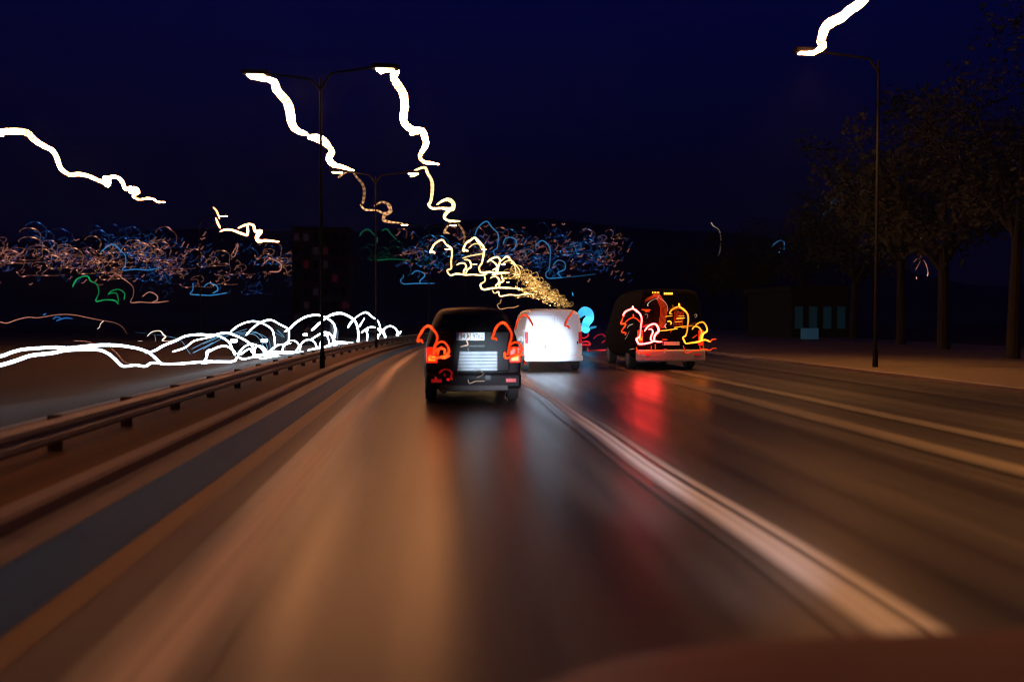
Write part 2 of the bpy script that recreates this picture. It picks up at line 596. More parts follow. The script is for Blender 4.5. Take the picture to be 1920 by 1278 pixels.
def quad(name, pts, m, parent, thick=0.012):
    """a pane or panel with thickness, corners given anticlockwise as seen from outside"""
    p = [Vector(q) for q in pts]
    nrm = (p[1] - p[0]).cross(p[-1] - p[0]).normalized()
    vs = p + [q - nrm * thick for q in p]
    n = len(p)
    fs = [tuple(range(n)), tuple(range(2 * n - 1, n - 1, -1))] + [(i, i + n, (i + 1) % n + n, (i + 1) % n) for i in range(n)]
    return pydata(name, vs, fs, m, parent)


def wheel(parent, x, y, r, w):
    o = empty('wheel', (x, y, r))
    o.parent = parent
    bm = bmesh.new()
    q = bmesh.ops.create_cone(bm, cap_ends=True, segments=24, radius1=r, radius2=r, depth=w)
    bmesh.ops.rotate(bm, verts=q['verts'], matrix=Matrix.Rotation(R(90), 3, 'Y'))
    es = [e for e in bm.edges if abs(e.verts[0].co.x - e.verts[1].co.x) < 1e-6]
    bmesh.ops.bevel(bm, geom=es, offset=0.03, segments=2, affect='EDGES')
    link('tyre', bm, M['rubber'], o)
    bm = bmesh.new()
    q = bmesh.ops.create_cone(bm, cap_ends=True, segments=20, radius1=r * 0.62, radius2=r * 0.62, depth=w + 0.02)
    bmesh.ops.rotate(bm, verts=q['verts'], matrix=Matrix.Rotation(R(90), 3, 'Y'))
    link('rim', bm, M['alloy'], o)
    return o


def text_mesh(name, s, size, loc, m, parent, width=None):
    cu = bpy.data.curves.new('lettering_curve', 'FONT')
    cu.body = s
    cu.size = size
    cu.align_x = 'CENTER'
    cu.align_y = 'CENTER'
    cu.extrude = 0.001
    cu.offset = 0.0022
    tmp = bpy.data.objects.new('lettering_tmp', cu)
    col.objects.link(tmp)
    bpy.context.view_layer.update()
    me = bpy.data.meshes.new_from_object(tmp.evaluated_get(bpy.context.evaluated_depsgraph_get()))
    bpy.data.objects.remove(tmp)
    bpy.data.curves.remove(cu)
    xs = [v.co.x for v in me.vertices]
    k = width / (max(xs) - min(xs)) if width else 1
    for v in me.vertices:
        v.co = Vector((v.co.x * k, -v.co.z, v.co.y))
    me.materials.clear()
    me.materials.append(m)
    o = bpy.data.objects.new(name, me)
    o.location = loc
    o.parent = parent
    col.objects.link(o)
    return o


def number_plate(parent, x, y, z, w, h, text=None):
    pl = box('number_plate', -w / 2, w / 2, -0.008, 0.008, -h / 2, h / 2, M['plate'], parent, 0.003)
    pl.location = (x, y, z)
    box('country_band', -w / 2 - 0.002, -w / 2 + 0.045, -0.011, -0.0085, -h / 2 + 0.004, h / 2 - 0.004, M['plate_blue'], pl)
    if text:
        text_mesh('lettering', text, h * 0.86, (0.022, -0.0105, 0), M['ink'], pl, w * 0.82)
    return pl


# --- dark hatchback straight ahead
def rear_car(x, y, label):
    t = empty('car', (x, y, 0))
    tag(t, label, 'car')
    loft_body('body', [(0.00, 0.80, 0.66, 0.34, 0.98, 1.00), (0.02, 0.84, 0.68, 0.30, 1.02, 1.05), (0.10, 0.86, 0.66, 0.26, 1.10, 1.30),
                       (0.42, 0.88, 0.63, 0.22, 1.10, 1.68), (0.75, 0.89, 0.64, 0.2, 1.09, 1.74), (1.9, 0.89, 0.66, 0.2, 1.02, 1.74), (2.6, 0.89, 0.62, 0.2, 0.99, 1.52),
                       (3.2, 0.88, 0.66, 0.2, 0.96, 1.02), (3.9, 0.86, 0.66, 0.22, 0.86, 0.92), (4.2, 0.78, 0.6, 0.28, 0.72, 0.76)], M['dark_paint'], t, 2)
    quad('rear_window', [(-0.60, 0.155, 1.34), (0.60, 0.155, 1.34), (0.54, 0.33, 1.60), (-0.54, 0.33, 1.60)], M['glass'], t)
    b = box('bumper', -0.85, 0.85, -0.10, 0.15, 0.28, 0.56, M['dark_paint'], t, 0.05)
    box('lower_trim', -0.62, 0.62, -0.11, -0.05, 0.24, 0.36, M['plastic'], b, 0.02)
    tg = box('tailgate', -0.64, 0.64, -0.035, 0.05, 0.58, 1.30, M['dark_paint'], t, 0.02)
    for k in range(6):  # pale bars added to the tailgate for the bright smear of the plate
        box('plate_smear_slat', -0.29 + 0.008 * k, 0.42, -0.054, -0.036, 0.60 + k * 0.058, 0.652 + k * 0.058, M['plate_smear'], tg, 0.004)
    box('handle', -0.2, 0.2, -0.06, -0.037, 1.02, 1.06, M['plastic'], tg, 0.006)
    for s in (-1, 1):
        l_ = box('tail_light', s * 0.74 - 0.10, s * 0.74 + 0.10, -0.04, 0.06, 0.74, 1.02, M['tail'], t, 0.02)
        box('lens', s * 0.74 - 0.06, s * 0.74 + 0.06, -0.05, -0.042, 0.78, 0.86, M['tail_amber'], l_)
        box('reflector', s * 0.66 - 0.09, s * 0.66 + 0.09, -0.115, -0.09, 0.40, 0.46, M['tail_dim'], t)
    for sx in (-0.76, 0.76):
        for wy in (0.75, 3.35):
            wheel(t, sx, wy, 0.31, 0.2)
    pl = number_plate(t, -0.06, -0.05, 1.21, 0.50, 0.135, '34 BJ 9762')
    box('tow_cover', 0.2, 0.3, -0.108, -0.1, 0.44, 0.52, M['plastic'], b, 0.002)
    box('exhaust', -0.58, -0.48, -0.12, 0.3, 0.21, 0.27, M['alloy'], t, 0.02)
    return t


CAR_Y, BUS_Y, VAN_Y = 14.2, 23.3, 23.0
rear_car(at_y(888, 700, CAR_Y).x, CAR_Y, 'dark hatchback straight ahead with a white number plate and red tail lights')


# --- white van with its rear lit white
def white_van(x, y, label):
    t = empty('van', (x, y, 0))
    tag(t, label, 'van')
    loft_body('body', [(0.0, 0.84, 0.74, 0.32, 1.08, 1.76), (0.03, 0.87, 0.76, 0.28, 1.10, 1.80), (0.6, 0.89, 0.77, 0.25, 1.10, 1.84), (2.6, 0.89, 0.77, 0.25, 1.08, 1.84),
                       (3.3, 0.89, 0.72, 0.25, 1.05, 1.66), (3.9, 0.87, 0.7, 0.25, 1.0, 1.1), (4.4, 0.8, 0.6, 0.3, 0.8, 0.86)], M['white_paint'], t, 2)
    for s in (-1, 1):
        d = box('rear_door', s * 0.37 - 0.355, s * 0.37 + 0.355, -0.03, 0.06, 0.52, 1.66, M['white_paint'], t, 0.02)
        box('door_panel', s * 0.36 - 0.26, s * 0.36 + 0.26, -0.036, -0.03, 1.12, 1.58, M['white_paint'], d, 0.002)
        box('hinge', s * 0.70 - 0.02, s * 0.70 + 0.02, -0.05, -0.03, 0.8, 0.88, M['plastic'], d)
        box('tail_light', s * 0.785 - 0.05, s * 0.785 + 0.05, -0.03, 0.06, 0.82, 1.16, M['tail_dim'], t, 0.02)
    box('bumper', -0.86, 0.86, -0.09, 0.12, 0.30, 0.48, M['white_paint'], t, 0.04)
    number_plate(t, 0.0, -0.04, 0.72, 0.52, 0.11)
    for sx in (-0.76, 0.76):
        for wy in (0.75, 3.5):
            wheel(t, sx, wy, 0.31, 0.2)
    return t


white_van(at_y(1038, 690, VAN_Y).x, VAN_Y, 'white van in the next lane with its rear lit glaring white')


# --- pale minibus on the right
def minibus(x, y, label):
    t = empty('minibus', (x, y, 0))
    tag(t, label, 'minibus')
    loft_body('body', [(0.0, 1.02, 0.84, 0.36, 1.25, 2.36), (0.03, 1.06, 0.86, 0.32, 1.27, 2.42), (0.8, 1.08, 0.88, 0.28, 1.27, 2.47), (3.3, 1.08, 0.88, 0.28, 1.25, 2.45),
                       (4.0, 1.06, 0.84, 0.28, 1.22, 2.1), (4.6, 1.0, 0.8, 0.3, 1.15, 1.3), (4.9, 0.95, 0.7, 0.35, 0.95, 1.0)], M['grey_paint'], t, 2)
    box('tailgate', -0.86, 0.86, -0.03, 0.06, 0.56, 1.22, M['grey_paint'], t, 0.03)
    quad('rear_window', [(-0.88, -0.035, 1.28), (0.88, -0.035, 1.28), (0.74, 0.01, 2.20), (-0.74, 0.01, 2.20)], M['glass'], t, 0.05)
    b = box('bumper', -1.04, 1.04, -0.14, 0.15, 0.26, 0.62, M['pale_paint'], t, 0.05)
    for s in (-1, 1):
        l_ = box('tail_light', s * 0.93 - 0.075, s * 0.93 + 0.075, -0.05, 0.06, 0.74, 1.20, M['tail'], t, 0.02)
        box('lens', s * 0.93 - 0.05, s * 0.93 + 0.05, -0.06, -0.052, 0.90, 1.0, M['tail_amber'], l_)
        box('reflector', s * 0.78 - 0.09, s * 0.78 + 0.09, -0.155, -0.14, 0.44, 0.50, M['tail_dim'], b)
    br = box('brake_light_bar', -0.24, 0.06, -0.05, 0.03, 2.24, 2.34, M['plastic'], t, 0.01)
    for k in range(5):
        box('led', -0.225 + k * 0.056, -0.183 + k * 0.056, -0.058, -0.052, 2.26, 2.32, M['led'], br)
    number_plate(t, 0, -0.045, 0.80, 0.52, 0.11)
    for sx in (-0.92, 0.92):
        for wy in (1.1, 3.9):
            wheel(t, sx, wy, 0.34, 0.24)
    return t


minibus(at_y(1257, 690, BUS_Y).x, BUS_Y, 'pale grey minibus in the right lane with glowing tail lights')


# --- oncoming cars
def oncoming(x, y, paint, label):
    t = empty('oncoming_car', (x, y, 0))
    tag(t, label, 'car', 'oncoming cars on the left carriageway')
    loft_body('body', [(0.0, 0.74, 0.6, 0.3, 0.66, 0.70), (0.05, 0.8, 0.64, 0.25, 0.72, 0.78), (0.9, 0.87, 0.68, 0.2, 0.88, 0.96), (1.25, 0.88, 0.68, 0.2, 0.94, 1.02),
                       (1.9, 0.88, 0.6, 0.2, 0.97, 1.4), (2.4, 0.88, 0.6, 0.2, 0.97, 1.45), (3.4, 0.88, 0.6, 0.2, 0.98, 1.38), (4.1, 0.86, 0.66, 0.24, 0.97, 1.02), (4.3, 0.8, 0.6, 0.3, 0.9, 0.94)],
              M[paint], t, 2)
    quad('windscreen', [(-0.66, 1.26, 1.06), (0.66, 1.26, 1.06), (0.56, 1.80, 1.37), (-0.56, 1.80, 1.37)], M['glass'], t)
    box('grille', -0.40, 0.40, -0.03, 0.02, 0.42, 0.58, M['plastic'], t, 0.01)
    box('bumper', -0.82, 0.82, -0.06, 0.12, 0.24, 0.40, M[paint], t, 0.04)
    for s in (-1, 1):
        box('headlight', s * 0.62 - 0.13, s * 0.62 + 0.13, -0.03, 0.06, 0.56, 0.70, M['head'], t, 0.02)
    for sx in (-0.76, 0.76):
        for wy in (0.85, 3.4):
            wheel(t, sx, wy, 0.31, 0.2)
    return t


# ------------------------------------------------------------------ light trails
def catmull(pts, step):
    if len(pts) == 2:
        P = [Vector(pts[0]), Vector(pts[1])]
        n = max(2, int((P[1] - P[0]).length / step))
        return [P[0].lerp(P[1], i / n) for i in range(n + 1)]
    P = [Vector(p) for p in pts]
    P = [P[0] * 2 - P[1]] + P + [P[-1] * 2 - P[-2]]
    out = []
    for i in range(1, len(P) - 2):
        a, b, c, d = P[i - 1], P[i], P[i + 1], P[i + 2]
        n = max(2, int((c - b).length / step))
        for k in range(n):
            t = k / n
            q = 0.5 * ((2 * b) + (c - a) * t + (2 * a - 5 * b + 4 * c - d) * t * t + (3 * b - a - 3 * c + d) * t ** 3)
            out.append(q)
    out.append(P[-2])
    return out


def lerp_list(ws, t):
    if not isinstance(ws, (list, tuple)):
        return ws
    x = t * (len(ws) - 1)
    i = min(int(x), len(ws) - 2)
    return ws[i] + (ws[i + 1] - ws[i]) * (x - i)


def tube(P, rad, glo, V, F, G, sides=7):
    """sweep a round section along P with parallel-transported frames, rounded ends"""
    n = len(P)
    prev = None
    base0 = len(V)
    for i in range(n):
        t = (P[min(i + 1, n - 1)] - P[max(i - 1, 0)])
        t = t.normalized() if t.length > 1e-9 else Vector((0, 1, 0))
        if prev is None:
            a = Vector((0, 0, 1)) if abs(t.z) < 0.9 else Vector((1, 0, 0))
            nrm = t.cross(a).normalized()
        else:
            nrm = (prev - t * prev.dot(t))
            nrm = nrm.normalized() if nrm.length > 1e-6 else t.orthogonal().normalized()
        prev = nrm
        bi = t.cross(nrm)
        for k in range(sides):
            an = 2 * math.pi * k / sides
            V.append(P[i] + (nrm * math.cos(an) + bi * math.sin(an)) * rad[i])
            G.append(glo[i])
        if i:
            a, b = base0 + (i - 1) * sides, base0 + i * sides
            for k in range(sides):
                k2 = (k + 1) % sides
                F.append((a + k, a + k2, b + k2, b + k))
    F.append(tuple(base0 + k for k in range(sides - 1, -1, -1)))
    F.append(tuple(base0 + (n - 1) * sides + k for k in range(sides)))


def glow_mesh(name, V, F, G, m):
    me = bpy.data.meshes.new(name)
    me.from_pydata([tuple(v) for v in V], [], F)
    at = me.attributes.new('glow', 'FLOAT', 'POINT')
    at.data.foreach_set('value', G)
    me.update()
    me.materials.append(m)
    return me


def zoomed(ox, oy, s, pts):
    return [(ox + x / s, oy + y / s) for x, y in pts]


def trail(label, m, paths, group=None, cat='light trail', beads=0.0, wob=0.0):
    """paths: (points, width, depth, [glow]); depth is a number, a (near, far) pair along the path, or a function of the sideways position"""
    strands = []
    for pa in paths:
        V, F, G = [], [], []
        pts, w, dep = pa[0], pa[1], pa[2]
        gl = pa[3] if len(pa) > 3 else 1.0
        c = catmull([(x, y, 0) for x, y in pts], 2.2)
        n = len(c)
        # arc length
        L = [0.0]
        for a, b in zip(c, c[1:]):
            L.append(L[-1] + (b - a).length)
        P, rad, glo = [], [], []
        for i, q in enumerate(c):
            t = L[i] / L[-1]
            if callable(dep):
                Y = dep(q.x)
            elif isinstance(dep, tuple):
                Y = 1 / (1 / dep[0] + (1 / dep[1] - 1 / dep[0]) * t)
            else:
                Y = dep
            P.append(at_y(q.x, q.y, Y))
            ww = lerp_list(w, t)
            if wob:
                ww *= 1 + wob * math.sin(L[i] * 0.9) + 0.6 * wob * math.sin(L[i] * 0.31 + 1)
            if i in (0, n - 1):
                ww *= 0.45
            ww = max(0.62 * ww, ww - 2.6)
            rad.append(ww / 2 * Y / FPX)
            b = 1.0
            if beads:
                b = 1 - beads * (0.5 + 0.5 * math.sin(L[i] * 0.72))
            if wob:                                     # mains flicker: stretches that burn less white
                k_ = 0.5 + 0.28 * math.sin(L[i] * 0.045 + 2.0) + 0.22 * math.sin(L[i] * 0.113) + 0.25 * math.sin(L[i] * 0.75)
                b *= 0.07 + 0.93 * smooth01(0.12, 0.6, k_)
            glo.append(b * lerp_list(gl, t))
        tube(P, rad, glo, V, F, G)
        strands.append((V, F, G))
    allv = [v for s_ in strands for v in s_[0]]
    ctr = sum(allv, Vector()) / len(allv)
    root = empty('light_trail', ctr) if len(strands) > 1 else None
    o = root
    for V, F, G in strands:
        c_ = bpy.data.objects.new('strand' if root else 'light_trail', glow_mesh('strand', [v - ctr for v in V], F, G, m))
        col.objects.link(c_)
        if root:
            c_.parent = root
        else:
            c_.location = ctr
            o = c_
    tag(o, label, cat, group)
    return o


# --- street lamps: each trail runs along its row of lamps, 9 m above the road
z7 = lambda p: zoomed(0, 200, 4.565, p)
z8 = lambda p: zoomed(400, 80, 3.196, p)
SL = 'long trails of the street lamps'
trail('long white street lamp trail stepping down from the left picture edge', M['t_white'],
      [(z7([(-700, 120), (-300, 190), (0, 215), (60, 212), (130, 212), (200, 215), (250, 238), (300, 290), (380, 340), (440, 370), (480, 420), (500, 480), (530, 540), (600, 582), (680, 578),
            (760, 595), (840, 630), (890, 640), (950, 605), (1010, 608), (1050, 650), (1075, 705), (1130, 690)]), [14, 13, 12.5, 12, 13, 14, 11, 10, 10, 9, 9, 9], (28, 47)),
       (z7([(880, 610), (925, 620), (920, 670), (885, 640)]), 11, 42.5),
       (z7([(1110, 735), (1150, 700), (1180, 730), (1140, 760), (1165, 785), (1200, 795), (1270, 785), (1320, 795), (1350, 815), (1415, 818)]), [10, 10, 8, 6, 6, 5.5, 3.5], (47, 51))],
      SL, wob=0.05)
trail('thick white street lamp trail left of centre, running down to an orange hook', M['t_white'],
      [(z8([(218, 197), (255, 203), (300, 212), (340, 222)]), [14, 15, 15, 13], (24.0, 25.0)),
       (z8([(340, 225), (368, 240), (378, 280), (412, 322), (445, 362), (460, 420), (470, 480), (500, 525), (565, 550)]), [13, 17, 17, 18, 19, 18, 17, 13, 9], (25.0, 33.0)),
       (z8([(570, 566), (620, 572), (660, 590), (690, 620), (712, 655), (692, 692), (715, 727), (770, 744), (846, 768)]), [10, 17, 17, 12, 14, 14, 11, 9, 3], (33.5, 41))],
      SL, wob=0.05)
trail('striped orange street lamp trail hooking down at the end of the thick white one', M['t_brown'],
      [(z8([(748, 808), (790, 778), (830, 772), (862, 810), (895, 850), (905, 900), (895, 965)]), [7, 6, 5, 7, 8, 8, 7], (41, 50), [1.6, 1.6, 1.0, 0.55, 0.5, 0.5, 1.2]),
       (z8([(880, 970), (910, 1000), (980, 1005), (1020, 1022), (1058, 1012), (1056, 975), (1010, 955), (960, 980)]), [5, 6, 5, 6, 8, 8, 6, 3], (50, 55), [2.2, 2.6, 2.4, 1.6, 1.6, 0.9, 1.2, 1.5]),
       (z8([(1040, 960), (1062, 1010), (1030, 1030), (1020, 1062), (1065, 1075), (1135, 1081)]), [6, 9, 9, 8, 5, 2], (55, 62), [1.4, 1.6, 1.2, 1.8, 2.6, 2.0])], SL, beads=0.85)
trail('white street lamp trail descending through the middle of the sky', M['t_white'],
      [(z8([(992, 178), (1020, 160), (1062, 150)]), [12, 17, 16], (23.6, 23.8)),
       (z8([(1062, 165), (1098, 170), (1080, 205), (1100, 245), (1135, 300), (1146, 360), (1145, 400), (1138, 460), (1160, 500), (1200, 525), (1250, 530), (1268, 570), (1274, 610), (1250, 655),
            (1238, 685), (1262, 715), (1310, 722), (1355, 730)]), [13, 15, 16, 18, 18, 17, 17, 17, 15, 15, 16, 15, 14, 12, 10, 9, 8, 4], (23.8, 40)),
       (z8([(1175, 548), (1210, 545)]), 8, 35)], SL, wob=0.05)
trail('yellow striped street lamp trail curling under the middle one', M['t_yellow'],
      [(z8([(1180, 802), (1215, 790), (1200, 775), (1235, 755), (1270, 750), (1285, 785), (1308, 825), (1312, 880), (1303, 950), (1290, 968)]), [7, 8, 6, 7, 8, 8, 9, 9, 8, 8], (41, 48), [2, 2.2, 1.6, 1.3, 1.5, 0.9, 0.8, 0.8, 1.0, 1.6]),
       (z8([(1285, 965), (1310, 992), (1370, 992), (1432, 998), (1436, 960), (1405, 940), (1370, 950), (1338, 972)]), [7, 7, 6, 10, 10, 10, 7, 4], (48, 54), [1.8, 2.6, 2.4, 1.8, 1.2, 1.4, 1.8, 2]),
       (z8([(1425, 990), (1390, 1030), (1385, 1050), (1410, 1066), (1480, 1070)]), [10, 9, 7, 6, 3], (54, 62), [1.6, 1.6, 2.0, 2.4, 2.4])], SL, beads=0.55)
trail('dim brown arch-shaped street lamp trail above the golden knot', M['t_brown'],
      [(zoomed(780, 420, 6, [(310, 105), (345, 40), (400, -25), (470, 0), (525, 70), (545, 150), (530, 235)]), [7, 6, 5, 6, 6.5, 6, 4], 66, [1.6, 1.2, 0.8, 0.6, 0.6, 0.5, 0.25]),
       (zoomed(780, 420, 6, [(310, 105), (345, 95), (380, 110)]), [6, 5, 4], 66, 2.0)], SL, beads=0.85)
trail('short cream street lamp trail with a hook, between the two left long trails', M['t_white'],
      [(z8([(-2, 985), (20, 1010), (38, 1058)]), [4, 5, 3], 52, [0.06, 0.1, 0.12]),
       (z8([(14, 1048), (28, 1085), (42, 1112)]), [3, 6, 5], 53, [0.1, 0.15, 0.15]),
       (z8([(40, 1132), (65, 1122), (110, 1122), (165, 1142), (205, 1156)]), [4, 6, 6, 7, 6], (53, 57), 0.2),
       (z8([(205, 1156), (206, 1110), (195, 1092), (148, 1112)]), [7, 7, 6, 4], 57, 0.16),
       (z8([(205, 1085), (240, 1095), (252, 1130), (285, 1130), (262, 1160), (270, 1188), (320, 1186), (396, 1193)]), [5, 7, 8, 10, 9, 7, 6, 4], (57, 62), 0.2)], SL)
z1 = lambda p: zoomed(1300, 0, 3.0435, p)
trail('thick yellow-white street lamp trail leaving the picture at top right', M['t_white'],
      [(z1([(655, 300), (690, 300), (715, 285), (742, 265), (728, 240), (738, 200), (755, 155), (800, 122), (850, 98), (890, 62), (940, 30), (970, 0), (1000, -60), (1080, -160)]),
        [9, 12, 17, 19, 20, 22, 21, 20, 20, 20, 20, 22, 22, 22], (22.6, 16.5))], SL, wob=0.05)
trail('sliver of a white street lamp trail cut by the top picture edge', M['t_white'],
      [([(300, -60), (360, -30), (400, -8), (430, -2)], [12, 11, 9, 5], (20, 22))], SL)

# --- the golden knot of far street lamps
z3 = lambda p: zoomed(780, 420, 6, p)
GK = 'golden knot of far street lamps'
trail('yellow arch-shaped lamp trail with a long bar, at the left of the golden knot', M['t_yellow'],
      [(z3([(215, 330), (190, 310), (160, 318), (185, 265), (205, 230), (250, 195), (300, 180), (340, 230), (395, 275), (405, 340), (395, 420), (395, 500), (350, 520), (385, 575), (460, 560), (560, 572),
            (640, 568), (740, 575), (800, 560)]), [6, 6, 5, 5, 5, 4.5, 6, 4.5, 5, 5, 5, 4, 4.5, 5, 4, 4, 4, 4, 3], 75, [2, 2, 1.6, 1.2, 1.8, 1.2, 2.5, 1.2, 0.9, 0.8, 0.8, 1, 2, 2.2, 2, 2, 2, 2, 2]),
       (z3([(455, 460), (500, 440), (550, 445), (565, 490), (540, 520), (535, 570)]), [4, 4, 4, 5, 5, 4], 75, 1.4),
       (z3([(540, 400), (600, 410), (620, 480), (580, 510), (560, 560)]), [3, 4, 5, 5, 4], 75, 1.4)], GK, beads=0.35)
trail('bright yellow arch-shaped lamp trail at the top of the golden knot', M['t_yellow'],
      [(z3([(590, 305), (555, 295), (530, 300), (560, 220), (610, 185), (660, 155), (700, 195), (755, 250), (765, 300), (755, 370), (740, 440), (710, 490), (735, 545), (830, 540), (900, 555), (960, 550), (1050, 548)]),
        [6, 6, 5, 6, 5, 8, 6, 6, 6, 5, 5, 5, 6, 5, 7, 5, 3], 78, [2, 2, 1.6, 1.8, 1.8, 3, 1.6, 1.6, 1.2, 1, 1, 1.4, 2.2, 2, 2.2, 2.2, 2]),
       (z3([(590, 270), (650, 225), (710, 230), (740, 290)]), [3, 3, 3, 3], 78, 0.6),
       (z3([(520, 385), (600, 360), (680, 345), (760, 330)]), [3, 3, 4, 3], 78, 0.7),
       (z3([(800, 430), (850, 390), (910, 372), (945, 400), (930, 470), (900, 500), (860, 520)]), [4, 5, 5, 5, 5, 5, 4], 80, 1.6),
       (z3([(830, 400), (890, 440), (920, 490), (900, 560)]), [3, 4, 7, 8], 80, 1.8)], GK, beads=0.3)
trail('thin yellow arched lamp trail on the right shoulder of the golden knot', M['t_yellow'],
      [(z3([(930, 440), (980, 395), (1020, 365), (1065, 400), (1110, 470), (1120, 540), (1100, 585)]), [3, 3, 5, 4, 3, 3, 2.5], 86, [1.4, 1.4, 2, 1.2, 0.8, 0.7, 0.8]),
       (z3([(970, 450), (1010, 420), (1070, 410), (1130, 470), (1170, 530), (1165, 590)]), [2.5, 2.5, 4, 3, 3, 2.5], 88, [1, 1, 1.6, 0.9, 0.7, 0.6])], GK, beads=0.35)
trail('yellow lamp trail with a corner and bar under the golden knot', M['t_yellow'],
      [(z3([(770, 570), (775, 640), (725, 680), (755, 735), (850, 722), (950, 715), (1080, 720), (1200, 735)]), [4, 4, 5, 5, 4, 5, 3, 3], 92, [1, 1, 2, 2.2, 1.8, 2, 1.6, 1.6]),
       (z3([(835, 610), (870, 590), (920, 600), (935, 650), (900, 690), (900, 720)]), [3, 3.5, 4, 5, 4, 4], 92, 1.6),
       (z3([(960, 590), (985, 640), (945, 660), (935, 710)]), [4, 5, 5, 4], 92, 1.8)], GK, beads=0.3)
trail('thin cream lamp trail forming the lower edge of the golden knot', M['t_yellow'],
      [(z3([(900, 770), (930, 760), (945, 810), (1050, 795), (1150, 800), (1250, 785), (1330, 790)]), [2.5, 3, 3.5, 3, 3, 3, 2], 100, 1.6),
       (z3([(860, 740), (880, 775), (935, 765)]), [2, 2.5, 2], 100, 0.8)], GK)
trail('faint pinkish lamp trail with a corner below the golden knot', M['t_brown'],
      [(z3([(960, 840), (945, 890), (915, 905), (945, 955), (1030, 942), (1100, 938), (1160, 915)]), [1.2, 1.3, 1.8, 2, 1.5, 2, 1.5], 120, 1.2)], GK)

# --- the camera's shake, as a far lamp draws it (one unit = one pixel of the photograph at the lamp's distance)
SIG = {
    'arch': [(870, 470), (880, 425), (920, 370), (1005, 335), (1080, 390), (1130, 480), (1125, 600), (1105, 730), (1060, 770)],
    'bar': [(1060, 770), (1088, 855), (1180, 842), (1270, 832), (1360, 826), (1440, 832), (1540, 822)],
    'hook': [(1190, 660), (1225, 600), (1290, 562), (1345, 560), (1388, 630), (1375, 690), (1330, 735), (1310, 800), (1345, 830)],
    'curl': [(1215, 670), (1260, 632), (1300, 680), (1296, 760), (1255, 800), (1270, 835)],
}
SIG = {k: [((x - 1200) / 7.518, -(y - 700) / 7.518) for x, y in v] for k, v in SIG.items()}


def sig_mesh(name, keys, width, m, sy=0.75, sx=1.05, step=5.0, sides=4, jit=0.0, dotted=0.45):
    V, F, G = [], [], []
    for kk in keys:
        pts = [(x * sx + random.uniform(-jit, jit), 0, y * sy + random.uniform(-jit, jit)) for x, y in SIG[kk]]
        c = catmull(pts, step)
        n = len(c)
        base = {'arch': 0.6, 'bar': 0.55, 'hook': 0.8, 'curl': 0.9}[kk]
        rad, glo = [], []
        for i in range(n):
            r = width / 2 * (1 + 0.25 * math.sin(i * 1.7))
            b = base * (1 - dotted * (0.5 + 0.5 * math.sin(i * 2.1)))
            if kk == 'arch' and abs(i / n - 0.40) < 0.035 or kk == 'bar' and i in (0, n // 5, 3 * n // 5):
                r *= 2.0
                b = 2.6
            rad.append(r)
            glo.append(b)
        tube(c, rad, glo, V, F, G, sides)
    return glow_mesh(name, V, F, G, m)


def place_sig(o, u, v, Y, scale):
    p = at_y(u, v, Y)
    s = (p - Vector((0, 0, CAM_Z))).length / FPX * scale
    o.location = p
    o.scale = (s, s, s)
    o.rotation_euler = (0, 0, -math.atan2(p.x, p.y))


# golden knot: many small copies shrinking towards the end of the road
KN = [sig_mesh('lamp_squiggle', ks, 0.85, CITY['gold'], sy=0.72, jit=1.5, dotted=0.75, step=3.0) for ks in (('bar', 'hook', 'curl'), ('hook', 'curl'), ('hook', 'curl', 'bar'), ('arch', 'hook'))]
n_k = 64
for i in range(n_k):
    t = (i + random.random()) / n_k
    t = t ** 0.8
    u = 955 + (1062 - 955) * t + random.uniform(-18, 16) * (1 - 0.3 * t)
    v = 512 + (577 - 512) * t ** 0.85 + random.uniform(-15, 11) * (1 - 0.45 * t)
    Y = 100 + 330 * t ** 2.2
    o = bpy.data.objects.new('lamp_squiggle', KN[i % 4])
    place_sig(o, u, v, Y, (0.85 - 0.62 * t) * random.uniform(0.8, 1.15))
    tag(o, 'tiny golden squiggle of a far street lamp packed into the golden knot', 'light trail', 'golden squiggles packed in the knot of far lamps')
    col.objects.link(o)

# --- city lights on the hillside
def hill_depth(u, v):
    d = ray(u, v)
    lo, hi = 330.0, 759.0
    best = 600.0
    y = lo
    while y < hi:
        p = Vector((0, 0, CAM_Z)) + d * (y / d.y)
        if p.z < hill_h(p.x, p.y) + 1.0:
            return max(300, y - 14)
        y += 6
    return best


